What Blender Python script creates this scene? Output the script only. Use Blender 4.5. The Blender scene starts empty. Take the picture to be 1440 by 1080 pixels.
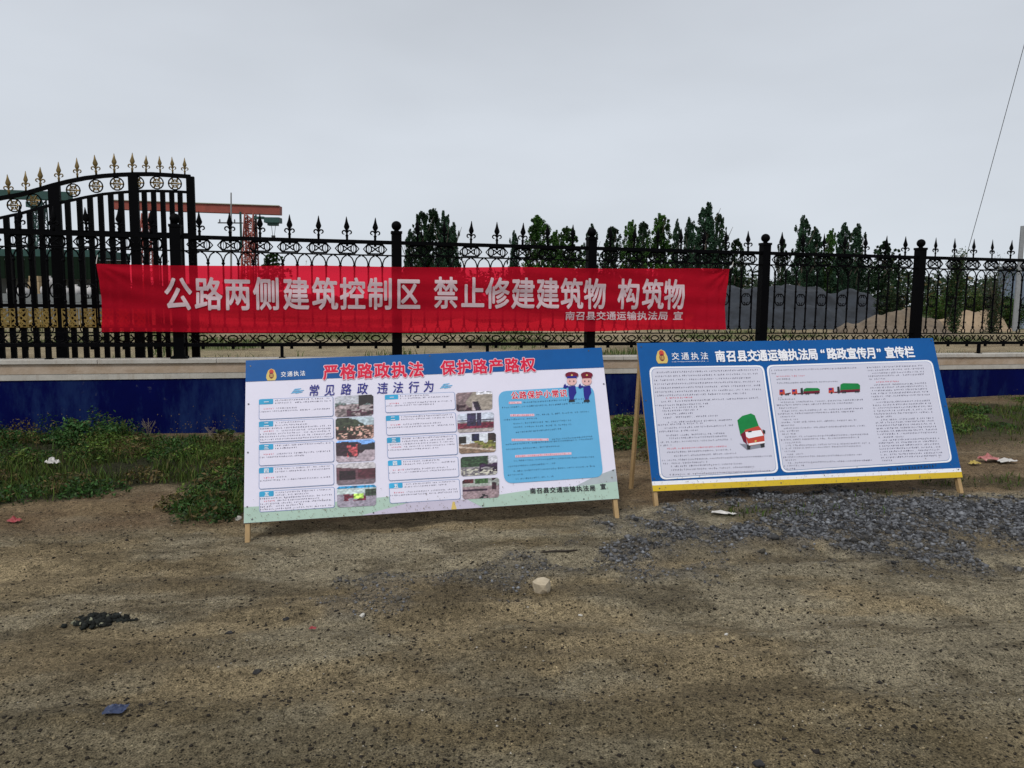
import bpy, math, random
import numpy as np
from mathutils import Vector, Matrix
random.seed(7)
RNG = np.random.default_rng(11)
sc = bpy.context.scene
COL = sc.collection
R = math.radians

# ------------------------------------------------------------------ camera
PITCH, ROLL, FPX = 0.108, 0.011, 1080.0
CAM = Vector((0, 0, 1.5))
FW = Vector((0, math.cos(PITCH), -math.sin(PITCH)))
_up = Vector((0, math.sin(PITCH), math.cos(PITCH)))
_rt = Vector((1, 0, 0))
RT = _rt * math.cos(ROLL) + _up * math.sin(ROLL)
UP = -_rt * math.sin(ROLL) + _up * math.cos(ROLL)
cd = bpy.data.cameras.new('camera')
cd.sensor_width = 36
cd.lens = 36 * FPX / 1440
cd.clip_start = 0.05
cd.clip_end = 3000
cam = bpy.data.objects.new('camera', cd)
COL.objects.link(cam)
cam.matrix_world = Matrix(((RT.x, UP.x, -FW.x, CAM.x), (RT.y, UP.y, -FW.y, CAM.y),
                           (RT.z, UP.z, -FW.z, CAM.z), (0, 0, 0, 1)))
sc.camera = cam

# ------------------------------------------------------------------ sky, sun, exposure
SUN_EL, SUN_AZ = 52.0, 205.0          # azimuth clockwise from +Y: the bright part of the cloud is behind the viewer
world = bpy.data.worlds.new('World')
sc.world = world
world.use_nodes = True
wn, wl = world.node_tree.nodes, world.node_tree.links
wn.clear()
wo = wn.new('ShaderNodeOutputWorld')
sky = wn.new('ShaderNodeTexSky')
sky.sky_type = 'NISHITA'
sky.sun_disc = False
sky.sun_elevation = R(SUN_EL)
sky.sun_rotation = R(SUN_AZ)
sky.air_density = 1.0
sky.dust_density = 4.0
b1 = wn.new('ShaderNodeBackground')
b1.inputs[1].default_value = 0.05
wl.new(sky.outputs[0], b1.inputs[0])
tc = wn.new('ShaderNodeTexCoord')
sx = wn.new('ShaderNodeSeparateXYZ')
wl.new(tc.outputs['Generated'], sx.inputs[0])
ramp = wn.new('ShaderNodeValToRGB')       # overcast cloud deck by elevation
cr = ramp.color_ramp
cr.elements[0].position = 0.0
cr.elements[0].color = (0.53, 0.575, 0.625, 1)
cr.elements[1].position = 1.0
cr.elements[1].color = (0.68, 0.70, 0.73, 1)
e = cr.elements.new(0.14); e.color = (0.565, 0.605, 0.66, 1)
e = cr.elements.new(0.38); e.color = (0.46, 0.49, 0.535, 1)
e = cr.elements.new(0.6); e.color = (0.54, 0.57, 0.61, 1)
wl.new(sx.outputs[2], ramp.inputs[0])
mp = wn.new('ShaderNodeMapping')
mp.inputs['Scale'].default_value = (1.3, 1.3, 4.0)
wl.new(tc.outputs['Generated'], mp.inputs[0])
nz = wn.new('ShaderNodeTexNoise')
nz.inputs['Scale'].default_value = 2.0
nz.inputs['Detail'].default_value = 4
nz.inputs['Roughness'].default_value = 0.45
wl.new(mp.outputs[0], nz.inputs['Vector'])
mr = wn.new('ShaderNodeMapRange')
mr.inputs['From Min'].default_value = 0.3
mr.inputs['From Max'].default_value = 0.7
mr.inputs['To Min'].default_value = 0.93
mr.inputs['To Max'].default_value = 1.05
wl.new(nz.outputs[0], mr.inputs[0])
mu = wn.new('ShaderNodeVectorMath'); mu.operation = 'SCALE'
wl.new(ramp.outputs[0], mu.inputs[0]); wl.new(mr.outputs[0], mu.inputs['Scale'])
b2 = wn.new('ShaderNodeBackground')
b2.inputs[1].default_value = 1.0
wl.new(mu.outputs[0], b2.inputs[0])
mx = wn.new('ShaderNodeMixShader')
mx.inputs[0].default_value = 0.92
wl.new(b1.outputs[0], mx.inputs[1]); wl.new(b2.outputs[0], mx.inputs[2])
wl.new(mx.outputs[0], wo.inputs[0])

sd = bpy.data.lights.new('sun', 'SUN')
sd.energy = 1.5
sd.angle = R(11)
sd.color = (1.0, 0.97, 0.93)
sun = bpy.data.objects.new('sun', sd)
COL.objects.link(sun)
az = R(SUN_AZ)
sdir = Vector((math.sin(az) * math.cos(R(SUN_EL)), math.cos(az) * math.cos(R(SUN_EL)), math.sin(R(SUN_EL))))
sun.rotation_euler = sdir.to_track_quat('Z', 'Y').to_euler()
sun.location = (-4, -8, 12)
sc.view_settings.view_transform = 'Standard'
sc.view_settings.look = 'None'
sc.view_settings.exposure = 0.36
sc.view_settings.gamma = 1.0
sc.view_settings.use_curve_mapping = False

# ------------------------------------------------------------------ helpers
def ray(px, py):
    return (FW + RT * ((px - 720) / FPX) - UP * ((py - 540) / FPX))

def at(px, py, depth):
    """a point of the place seen in this direction, `depth` metres ahead"""
    return CAM + ray(px, py) * depth

def on_plane(px, py, p0, n):
    d = ray(px, py)
    return CAM + d * ((p0 - CAM).dot(n) / d.dot(n))

def hsh(ix, iy, seed):
    h = (ix.astype(np.int64) * 374761393 + iy.astype(np.int64) * 668265263 + seed * 974634777) & 0x7fffffff
    h = ((h ^ (h >> 13)) * 1274126177) & 0x7fffffff
    return ((h ^ (h >> 16)) & 0xffffff) / float(0xffffff)

def vnoise(x, y, s, seed=0):
    x = np.asarray(x, float) / s; y = np.asarray(y, float) / s
    ix, iy = np.floor(x), np.floor(y)
    fx, fy = x - ix, y - iy
    fx = fx * fx * (3 - 2 * fx); fy = fy * fy * (3 - 2 * fy)
    a, b = hsh(ix, iy, seed), hsh(ix + 1, iy, seed)
    c, d = hsh(ix, iy + 1, seed), hsh(ix + 1, iy + 1, seed)
    return (a * (1 - fx) + b * fx) * (1 - fy) + (c * (1 - fx) + d * fx) * fy

def fbm(x, y, s, seed=0):
    return .5 * vnoise(x, y, s, seed) + .25 * vnoise(x, y, s * .45, seed + 50) + .15 * vnoise(x, y, s * .2, seed + 51) + .10 * vnoise(x, y, s * .09, seed + 52)

def sstep(a, b, x):
    t = np.clip((x - a) / (b - a), 0, 1)
    return t * t * (3 - 2 * t)

FT = 0.236                                   # heading of the fence line
FX, FY = math.cos(FT), math.sin(FT)
P0X, P0Y = -3.70, 8.528
SPAN = 2.4
COP = 0.822                                  # top of the wall

def wall_dist(x, y):                          # + = street side of the wall
    return (x - P0X) * FY - (y - P0Y) * FX

def ell(x, y, cx, cy, rx, ry, k=0.35, seed=3):
    q = np.sqrt(((x - cx) / rx) ** 2 + ((y - cy) / ry) ** 2) + k * (vnoise(x, y, 0.35, seed) - 0.5) * 2 \
        + 0.5 * k * (vnoise(x, y, 0.09, seed + 1) - 0.5) * 2
    return 1 - sstep(0.4, 1.15, q)

def gravel_mask(x, y):
    m = ell(x, y, 3.0, 4.9, 2.1, 0.76, 0.5, 21)
    m = np.maximum(m, 0.85 * ell(x, y, 1.95, 4.5, 1.45, 0.38, 0.8, 23))
    m = np.maximum(m, 0.9 * ell(x, y, 5.0, 5.2, 1.6, 0.7, 0.3, 25))
    m = np.maximum(m, 0.5 * ell(x, y, 0.35, 4.0, 0.95, 0.2, 1.1, 27))
    m = np.maximum(m, 0.45 * ell(x, y, -0.75, 3.62, 0.6, 0.16, 1.1, 29))
    return m

def grass_mask(x, y):
    w = wall_dist(x, y)
    edge = 2.8 + 0.15 * np.tanh(-(x + 2.6) * 1.5) + 0.8 * (vnoise(x, y, 0.7, 5) - 0.5) + 0.3 * (vnoise(x, y, 0.2, 6) - 0.5)
    edge = edge + 0.95 * np.exp(-((x + 2.05) / .45) ** 2) * (x < 0)
    left = (1 - sstep(edge - 0.25, edge + 0.15, w)) * (1 - sstep(0.7, 1.5, x))
    left = left * (1 - 0.8 * (1 - sstep(0.35, 0.8, w + .3 * (vnoise(x, y, .3, 14) - .5))) * sstep(-4.3, -3.9, x))
    right = (1 - sstep(2.2, 3.4, w + 0.5 * (vnoise(x, y, 0.6, 7) - 0.5))) * sstep(0.9, 1.4, x)
    soil = sstep(0.5, 1.2, w) + 0.35 * (vnoise(x, y, 0.5, 8) > 0.5)
    right = right * np.clip(soil, 0, 1)
    m = np.maximum(left, 0.85 * right)
    m = np.maximum(m, 0.6 * ell(x, y, 1.75, 5.05, 0.75, 0.2, 0.8, 9))
    m = np.maximum(m, 0.55 * ell(x, y, 4.2, 5.85, 1.4, 0.25, 0.8, 12))
    m = np.maximum(m, 0.25 * ell(x, y, 2.6, 5.45, 1.0, 0.2, 0.9, 13))
    m = np.where(w < 0.02, 0, m)
    return m

def ground_h(x, y, fine=True):
    x = np.asarray(x, float); y = np.asarray(y, float)
    w = wall_dist(x, y)
    z = (0.045 + 0.12 * np.tanh(x / 4.2)) * sstep(-0.5, 0.5, w)
    near = 1 - sstep(11, 16, y)
    z = z + near * (0.05 * (vnoise(x, y, 1.3, 31) - 0.5) + 0.02 * (vnoise(x, y * 1.6, 0.4, 32) - 0.5))
    z = z + 0.05 * near * grass_mask(x, y) * (w > 0) * sstep(0.0, 1.5, 2.6 - w)
    z = z + 0.03 * gravel_mask(x, y)
    z = z + 0.10 * (1 - sstep(0.0, 1.3, w)) * (w > -0.1) * sstep(3.5, 6.0, x)       # soil banked up at the wall
    if fine:
        nf = 1 - sstep(7, 10, y)
        z = z + nf * (0.016 * (vnoise(x, y, 0.13, 33) - 0.5) + 0.011 * (vnoise(x, y, 0.055, 34) - 0.5)
                      + 0.006 * (vnoise(x, y, 0.024, 35) - 0.5))
        for yc, am in ((2.75, .022), (3.35, .018), (4.15, .015)):       # shallow wheel ruts running along the road
            q = y - yc - 0.05 * x - 0.08 * np.sin(x * .9 + yc)
            z = z - nf * am * np.exp(-(q / .11) ** 2) + nf * am * .6 * np.exp(-((np.abs(q) - .19) / .06) ** 2)
    far = sstep(13, 25, y)
    z = z + far * (0.22 * (vnoise(x, y, 4.5, 36) - 0.5) + 0.12 * (vnoise(x, y, 1.7, 37) - 0.5)) * (1 - sstep(80, 140, y))
    return z

def gz(x, y):
    return float(ground_h(np.array([x]), np.array([y]))[0])

def on_ground(px, py):
    d = ray(px, py); z = 0.05
    for _ in range(12):
        p = CAM + d * ((z - CAM.z) / d.z); z = 0.5 * z + 0.5 * gz(p.x, p.y)
    return Vector((p.x, p.y, gz(p.x, p.y)))

# ---------------------------------------------------------------- materials
def mat(name, col, rough=0.8, var=0.0, vscale=6.0, bump=0.0, bscale=60.0, metal=0.0, attr=None, spec=0.5, trans=0.0,
        col2=None, detail=6):
    m = bpy.data.materials.new(name)
    m.use_nodes = True
    n, l = m.node_tree.nodes, m.node_tree.links
    b = n['Principled BSDF']
    b.inputs['Base Color'].default_value = (*col, 1)
    b.inputs['Roughness'].default_value = rough
    b.inputs['Metallic'].default_value = metal
    b.inputs['Specular IOR Level'].default_value = spec
    tcn = n.new('ShaderNodeTexCoord')
    src = None
    if attr:
        a = n.new('ShaderNodeAttribute'); a.attribute_name = attr
        src = a.outputs['Color']
    if var > 0 or col2:
        t = n.new('ShaderNodeTexNoise'); t.inputs['Scale'].default_value = vscale
        t.inputs['Detail'].default_value = detail; t.inputs['Roughness'].default_value = 0.65
        l.new(tcn.outputs['Object'], t.inputs['Vector'])
        r = n.new('ShaderNodeMapRange'); r.inputs[1].default_value = 0.32; r.inputs[2].default_value = 0.68
        l.new(t.outputs[0], r.inputs[0])
        mixn = n.new('ShaderNodeMix'); mixn.data_type = 'RGBA'
        l.new(r.outputs[0], mixn.inputs[0])
        if src is not None:
            dk = n.new('ShaderNodeVectorMath'); dk.operation = 'SCALE'; dk.inputs['Scale'].default_value = 1 - var
            l.new(src, dk.inputs[0]); l.new(dk.outputs[0], mixn.inputs[6]); l.new(src, mixn.inputs[7])
        else:
            c2 = col2 if col2 else tuple(c * (1 - var) for c in col)
            mixn.inputs[6].default_value = (*c2, 1)
            mixn.inputs[7].default_value = (*col, 1)
        src = mixn.outputs[2]
    if src is not None:
        l.new(src, b.inputs['Base Color'])
    if bump > 0:
        t2 = n.new('ShaderNodeTexNoise'); t2.inputs['Scale'].default_value = bscale; t2.inputs['Detail'].default_value = 5
        l.new(tcn.outputs['Object'], t2.inputs['Vector'])
        bp = n.new('ShaderNodeBump'); bp.inputs['Strength'].default_value = bump; bp.inputs['Distance'].default_value = 0.01
        l.new(t2.outputs[0], bp.inputs['Height']); l.new(bp.outputs[0], b.inputs['Normal'])
    if trans > 0:
        tr = n.new('ShaderNodeBsdfTranslucent'); ms = n.new('ShaderNodeMixShader'); ms.inputs[0].default_value = trans
        if src is not None: l.new(src, tr.inputs[0])
        else: tr.inputs[0].default_value = (*col, 1)
        out = n['Material Output']
        l.new(b.outputs[0], ms.inputs[1]); l.new(tr.outputs[0], ms.inputs[2]); l.new(ms.outputs[0], out.inputs[0])
    return m

def cloth(name, col, trans=0.45, clear=0.25, wv=0.1):
    m = bpy.data.materials.new(name); m.use_nodes = True
    n, l = m.node_tree.nodes, m.node_tree.links
    n.clear()
    out = n.new('ShaderNodeOutputMaterial')
    t = n.new('ShaderNodeTexCoord'); nzz = n.new('ShaderNodeTexNoise'); nzz.inputs['Scale'].default_value = 5; nzz.inputs['Detail'].default_value = 5
    mpn = n.new('ShaderNodeMapping'); mpn.inputs['Scale'].default_value = (0.5, 1, 5)
    l.new(t.outputs['Object'], mpn.inputs[0]); l.new(mpn.outputs[0], nzz.inputs['Vector'])
    mixn = n.new('ShaderNodeMix'); mixn.data_type = 'RGBA'
    l.new(nzz.outputs[0], mixn.inputs[0])
    mixn.inputs[6].default_value = (*[c * (1 - wv) for c in col], 1); mixn.inputs[7].default_value = (*col, 1)
    d = n.new('ShaderNodeBsdfDiffuse'); tr = n.new('ShaderNodeBsdfTranslucent'); tp = n.new('ShaderNodeBsdfTransparent')
    l.new(mixn.outputs[2], d.inputs[0]); l.new(mixn.outputs[2], tr.inputs[0])
    tp.inputs[0].default_value = (*[min(1, c * 1.25 + 0.02) for c in col], 1)
    a = n.new('ShaderNodeMixShader'); a.inputs[0].default_value = trans
    l.new(d.outputs[0], a.inputs[1]); l.new(tr.outputs[0], a.inputs[2])
    g = n.new('ShaderNodeMixShader'); g.inputs[0].default_value = clear
    l.new(a.outputs[0], g.inputs[1]); l.new(tp.outputs[0], g.inputs[2]); l.new(g.outputs[0], out.inputs[0])
    return m

def ground_mat():
    m = bpy.data.materials.new('packed_dirt'); m.use_nodes = True
    n, l = m.node_tree.nodes, m.node_tree.links
    b = n['Principled BSDF']; b.inputs['Roughness'].default_value = 0.95; b.inputs['Specular IOR Level'].default_value = 0.15
    t = n.new('ShaderNodeTexCoord')
    a = n.new('ShaderNodeAttribute'); a.attribute_name = 'soil'
    def noise(s, d=8, ro=0.7):
        q = n.new('ShaderNodeTexNoise'); q.inputs['Scale'].default_value = s; q.inputs['Detail'].default_value = d
        q.inputs['Roughness'].default_value = ro; l.new(t.outputs['Object'], q.inputs['Vector']); return q.outputs[0]
    def rng(src, lo, hi, a0, a1):
        q = n.new('ShaderNodeMapRange'); q.inputs[1].default_value = lo; q.inputs[2].default_value = hi
        q.inputs[3].default_value = a0; q.inputs[4].default_value = a1; l.new(src, q.inputs[0]); return q.outputs[0]
    def mul(x, y):
        q = n.new('ShaderNodeMath'); q.operation = 'MULTIPLY'; l.new(x, q.inputs[0]); l.new(y, q.inputs[1]); return q.outputs[0]
    f1 = rng(noise(2.2, 6), 0.35, 0.65, 0.78, 1.2)
    f2 = rng(noise(38, 8, 0.8), 0.38, 0.60, 0.5, 1.35)
    f3 = rng(noise(150, 4, 0.7), 0.40, 0.56, 0.45, 1.35)
    k = mul(mul(f1, f2), f3)
    def specks(scale, rad, share, dark):
        vo = n.new('ShaderNodeTexVoronoi'); vo.inputs['Scale'].default_value = scale; vo.inputs['Randomness'].default_value = 1
        l.new(t.outputs['Object'], vo.inputs['Vector'])
        sp = n.new('ShaderNodeSeparateColor'); l.new(vo.outputs['Color'], sp.inputs[0])
        a_ = rng(vo.outputs['Distance'], rad * .6, rad, 1, 0); b_ = rng(sp.outputs[0], 1 - share, 1 - share + .03, 0, 1)
        return rng(mul(a_, b_), 0, 1, 1, dark)
    k = mul(mul(k, specks(48, .34, .22, .12)), mul(specks(105, .42, .25, .2), specks(90, .35, .04, 2.6)))
    sc_ = n.new('ShaderNodeVectorMath'); sc_.operation = 'SCALE'
    l.new(a.outputs['Color'], sc_.inputs[0]); l.new(k, sc_.inputs['Scale'])
    l.new(sc_.outputs[0], b.inputs['Base Color'])
    bp = n.new('ShaderNodeBump'); bp.inputs['Strength'].default_value = 1.0; bp.inputs['Distance'].default_value = 0.02
    l.new(noise(85, 8, 0.85), bp.inputs['Height']); l.new(bp.outputs[0], b.inputs['Normal'])
    return m

# ---------------------------------------------------------------- mesh helpers
class MB:
    def __init__(s): s.v = []; s.f = []
    def add(s, v, f):
        o = len(s.v); s.v += [tuple(p) for p in v]; s.f += [tuple(i + o for i in q) for q in f]; return s
    def box(s, c, d, rot=None, taper=1.0):
        x, y, z = d[0] / 2, d[1] / 2, d[2] / 2
        v = [Vector((sx_ * x * (taper if sz > 0 else 1), sy * y * (taper if sz > 0 else 1), sz * z)) for sz in (-1, 1) for sy in (-1, 1) for sx_ in (-1, 1)]
        if rot is not None: v = [rot @ p for p in v]
        v = [p + Vector(c) for p in v]
        return s.add(v, [(0, 2, 3, 1), (4, 5, 7, 6), (0, 1, 5, 4), (2, 6, 7, 3), (0, 4, 6, 2), (1, 3, 7, 5)])
    def tube(s, pts, r, n=6, closed=False, flat=1.0):
        pts = [Vector(p) for p in pts]
        rr = r if isinstance(r, (list, tuple)) else [r] * len(pts)
        v, f = [], []
        m = len(pts)
        for i, p in enumerate(pts):
            if closed: t = pts[(i + 1) % m] - pts[i - 1]
            else: t = pts[min(i + 1, m - 1)] - pts[max(i - 1, 0)]
            t.normalize()
            ref = Vector((0, 1, 0)) if abs(t.y) < 0.9 else Vector((1, 0, 0))
            a = t.cross(ref).normalized(); b = t.cross(a)
            for k in range(n):
                w = 2 * math.pi * (k + .5) / n
                v.append(p + a * (math.cos(w) * rr[i]) + b * (math.sin(w) * rr[i] * flat))
        for i in range(m if closed else m - 1):
            j = (i + 1) % m
            for k in range(n):
                f.append((i * n + k, i * n + (k + 1) % n, j * n + (k + 1) % n, j * n + k))
        if not closed:
            f.append(tuple(range(n - 1, -1, -1))); f.append(tuple((m - 1) * n + k for k in range(n)))
        return s.add(v, f)
    def lathe(s, prof, c=(0, 0, 0), n=10, sy=1.0):
        v = [(c[0] + r * math.cos(2 * math.pi * k / n), c[1] + sy * r * math.sin(2 * math.pi * k / n), c[2] + z) for r, z in prof for k in range(n)]
        f = [(i * n + k, i * n + (k + 1) % n, (i + 1) * n + (k + 1) % n, (i + 1) * n + k) for i in range(len(prof) - 1) for k in range(n)]
        f.append(tuple(range(n - 1, -1, -1))); f.append(tuple((len(prof) - 1) * n + k for k in range(n)))
        return s.add(v, f)
    def mesh(s, name, m, smooth=False):
        me = bpy.data.meshes.new(name); me.from_pydata(s.v, [], s.f)
        if m: me.materials.append(m)
        if smooth: me.shade_smooth()
        me.update(); return me

def fast_mesh(name, V, F, m, col=None, smooth=False):
    """V (n,3), F (k,3 or 4) int; col (n,3) linear"""
    me = bpy.data.meshes.new(name)
    V = np.ascontiguousarray(V, np.float32); F = np.ascontiguousarray(F, np.int32)
    me.vertices.add(len(V)); me.vertices.foreach_set('co', V.ravel())
    me.loops.add(F.size); me.loops.foreach_set('vertex_index', F.ravel())
    me.polygons.add(len(F))
    me.polygons.foreach_set('loop_start', np.arange(0, F.size, F.shape[1], dtype=np.int32))
    me.polygons.foreach_set('loop_total', np.full(len(F), F.shape[1], np.int32))
    if smooth: me.polygons.foreach_set('use_smooth', np.ones(len(F), bool))
    me.update(calc_edges=True)
    if col is not None:
        ca = me.color_attributes.new('soil', 'FLOAT_COLOR', 'POINT')
        c4 = np.ones((len(V), 4), np.float32); c4[:, :3] = col
        ca.data.foreach_set('color', c4.ravel())
    me.materials.append(m)
    return me

def obj(name, me, parent=None, loc=None):
    o = bpy.data.objects.new(name, me); COL.objects.link(o)
    if parent is not None: o.parent = parent
    if loc is not None: o.location = loc
    return o

def tag(o, label=None, cat=None, group=None, kind=None):
    if label: o['label'] = label
    if cat: o['category'] = cat
    if group: o['group'] = group
    if kind: o['kind'] = kind
    return o

def thing(name, label, cat, loc=(0, 0, 0), rz=0.0, group=None):
    o = bpy.data.objects.new(name, None); o.empty_display_size = 0.1
    COL.objects.link(o); o.location = loc; o.rotation_euler = (0, 0, rz)
    return tag(o, label, cat, group)

# ================================================================== GROUND
def spacing(lo, hi, step, far_lo, far_hi, g=1.12):
    a = list(np.arange(lo, hi, step)); s = step; x = hi
    while x < far_hi: a.append(x); s *= g; x += s
    a.append(far_hi)
    b = []; s = step; x = lo - step
    while x > far_lo: b.append(x); s *= g; x -= s
    b.append(far_lo)
    return np.array(b[::-1] + a)

gx = spacing(-4.2, 6.2, 0.022, -900, 900, 1.10)
gy = spacing(2.0, 7.2, 0.022, -60, 1500, 1.035)
GX, GY = np.meshgrid(gx, gy)
xf, yf = GX.ravel(), GY.ravel()
zf = ground_h(xf, yf)
nx, ny = len(gx), len(gy)
idx = np.arange(nx * ny).reshape(ny, nx)
F = np.stack([idx[:-1, :-1], idx[:-1, 1:], idx[1:, 1:], idx[1:, :-1]], -1).reshape(-1, 4)
w = wall_dist(xf, yf)
gm, gr = gravel_mask(xf, yf), grass_mask(xf, yf)
c = np.tile(np.array([0.30, 0.25, 0.16]), (len(xf), 1))
red = np.array([0.14, 0.085, 0.045])
def mixc(c, k, t): return c * (1 - k[:, None]) + np.array(t) * k[:, None]
c = mixc(c, 0.55 * fbm(xf, yf, 1.6, 41), [0.29, 0.265, 0.20])
c = mixc(c, 0.7 * sstep(0.46, 0.62, fbm(xf, yf * 2, 0.9, 42)), [0.29, 0.22, 0.12])
c = mixc(c, 0.55 * sstep(0.52, 0.66, fbm(xf, yf * 2.2, 0.35, 43)) , [0.10, 0.078, 0.045])
c = mixc(c, 0.45 * sstep(0.5, 0.66, fbm(xf * .6 + yf * .1, yf * 3, 0.6, 48)), [0.12, 0.09, 0.05])
c = mixc(c, 0.35 * sstep(3.0, 2.2, yf), [0.15, 0.12, 0.06])
# worn reddish soil between the boards and the grass
band = sstep(0.3, 0.55, (yf - 4.75 - 0.12 * xf)) * (w > 0)
c = mixc(c, 0.8 * np.clip(band, 0, 1) * (0.5 + 0.5 * vnoise(xf, yf, 0.3, 44)), red)
c = mixc(c, 0.92 * gr, [0.018, 0.024, 0.010])
c = mixc(c, 0.8 * gm, [0.10, 0.095, 0.09])
beyond = (w < 0).astype(float)
sandc = mixc(np.tile(np.array([0.26, 0.21, 0.13]), (len(xf), 1)), sstep(0.45, 0.8, vnoise(xf, yf, 3.0, 45)), [0.12, 0.13, 0.05])
sandc = mixc(sandc, sstep(0.55, 0.8, vnoise(xf, yf, 1.1, 46)) * 0.6, [0.12, 0.085, 0.05])
sandc = mixc(sandc, sstep(60, 80, yf), [0.07, 0.09, 0.035])
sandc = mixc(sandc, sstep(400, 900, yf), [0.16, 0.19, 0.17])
c = c * (1 - beyond[:, None]) + sandc * beyond[:, None]
g = obj('ground', fast_mesh('ground', np.stack([xf, yf, zf], -1), F, ground_mat(), c, True))
tag(g, kind='structure')

# ------------------------------------------------------------ loose stones
OCT = np.array([[1, 0, 0], [0, 1, 0], [-1, 0, 0], [0, -1, 0], [0, 0, 1], [0, 0, -1]], float)
OCTF = np.array([[0, 1, 4], [1, 2, 4], [2, 3, 4], [3, 0, 4], [1, 0, 5], [2, 1, 5], [3, 2, 5], [0, 3, 5]])
CUB = np.array([[x, y, z] for z in (-1, 1) for y in (-1, 1) for x in (-1, 1)], float) * 0.75
CUBF = np.array([[0, 2, 3], [0, 3, 1], [4, 5, 7], [4, 7, 6], [0, 1, 5], [0, 5, 4], [2, 6, 7], [2, 7, 3], [0, 4, 6], [0, 6, 2], [1, 3, 7], [1, 7, 5]])

def rand_rot(n):
    q = RNG.normal(size=(n, 4)); q /= np.linalg.norm(q, axis=1)[:, None]
    a, b, c_, d = q.T
    return np.stack([1 - 2 * (c_ * c_ + d * d), 2 * (b * c_ - a * d), 2 * (b * d + a * c_), 2 * (b * c_ + a * d), 1 - 2 * (b * b + d * d),
                     2 * (c_ * d - a * b), 2 * (b * d - a * c_), 2 * (c_ * d + a * b), 1 - 2 * (b * b + c_ * c_)], -1).reshape(n, 3, 3)

def scatter(name, x, y, size, cols, m, base=OCT, bf=OCTF, flat=0.6, sink=0.25):
    n = len(x)
    v = base[None] * (1 + RNG.uniform(-.35, .35, (n, len(base), 3)))
    v = v * RNG.uniform(0.55, 1.1, (n, 1, 3))
    v = np.einsum('nij,nkj->nki', rand_rot(n), v)
    v[:, :, 2] *= flat
    v *= size[:, None, None]
    z = ground_h(x, y) + size * (flat * 0.5 - sink)
    v += np.stack([x, y, z], -1)[:, None, :]
    f = bf[None] + (np.arange(n) * len(base))[:, None, None]
    cc = np.repeat(cols, len(base), 0)
    return obj(name, fast_mesh(name, v.reshape(-1, 3), f.reshape(-1, 3), m, cc))

def view_pts(n, y0=2.0, y1=7.0, p=1.0):
    y = y0 + (y1 - y0) * RNG.random(n) ** p
    x = RNG.uniform(-1, 1, n) * (y * 0.72 + 0.3)
    return x, y

M_STONE = mat('loose_stone', (.1, .1, .1), 0.9, attr='soil', var=0.3, vscale=40, bump=0.4, bscale=90, spec=0.2)
x, y = view_pts(90000, 2.0, 6.6, 1.4)
dens = 0.18 + 0.82 * sstep(0.42, 0.75, vnoise(x, y * 1.8, 0.4, 43))
keep = RNG.random(len(x)) < dens
x, y = x[keep], y[keep]
sz = 0.0022 + 0.0045 * RNG.random(len(x)) ** 3 + 0.012 * (RNG.random(len(x)) > 0.988) * RNG.random(len(x))
tone = RNG.random(len(x))
cols = np.array([[0.21, 0.17, 0.10]]) * (0.5 + 0.9 * RNG.random((len(x), 1)))
cols = np.where((tone > 0.72)[:, None], np.array([[0.028, 0.024, 0.022]]), cols)
cols = np.where((tone > 0.975)[:, None], np.array([[0.48, 0.44, 0.37]]), cols)
tag(scatter('loose_pebbles', x, y, sz, cols, M_STONE), kind='stuff')
# dark clods sprinkled over the dirt
x, y = view_pts(22000, 2.0, 6.0, 1.2)
keep = RNG.random(len(x)) < .15 + .85 * np.maximum(sstep(.42, .6, fbm(x, y * 1.8, .5, 91)), np.exp(-((y - 3.9) / .5) ** 2)); x, y = x[keep], y[keep]
sz = 0.0022 + 0.0105 * RNG.random(len(x)) ** 5
cols = np.array([[0.022, 0.018, 0.013]]) * (0.6 + 0.9 * RNG.random((len(x), 1)))
tag(scatter('soil_clods', x, y, sz, cols, M_STONE, OCT, OCTF, 0.6), kind='stuff')
# gravel patch
n0 = 170000
x = RNG.uniform(-1.6, 6.6, n0); y = RNG.uniform(3.4, 6.0, n0)
keep = RNG.random(n0) < gravel_mask(x, y) ** 1.5 * (.35 + .65 * sstep(.3, .6, vnoise(x, y, .12, 92)))
x, y = x[keep], y[keep]
sz = (0.0042 + 0.0115 * RNG.random(len(x)) ** 2.4) * np.where(gravel_mask(x, y) > .62, 1.0, .62)
cols = np.array([[0.12, 0.124, 0.134]]) * (0.2 + 1.3 * RNG.random((len(x), 1)) ** 1.5)
dust = np.clip((1 - gravel_mask(x, y)) * 1.1, 0, .8)[:, None] * RNG.random((len(x), 1)); cols = cols * (1 - dust) + np.array([[0.17, 0.145, 0.10]]) * dust
sz = sz * np.where(RNG.random(len(x)) > .97, 1.7, 1.0)
cols = np.where((RNG.random(len(x)) > 0.95)[:, None], np.array([[0.24, 0.25, 0.27]]), cols)
tag(scatter('gravel', x, y, sz, cols, M_STONE, CUB, CUBF, 0.75, 0.1), kind='stuff')
GRAVEL_N = len(x)

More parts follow.
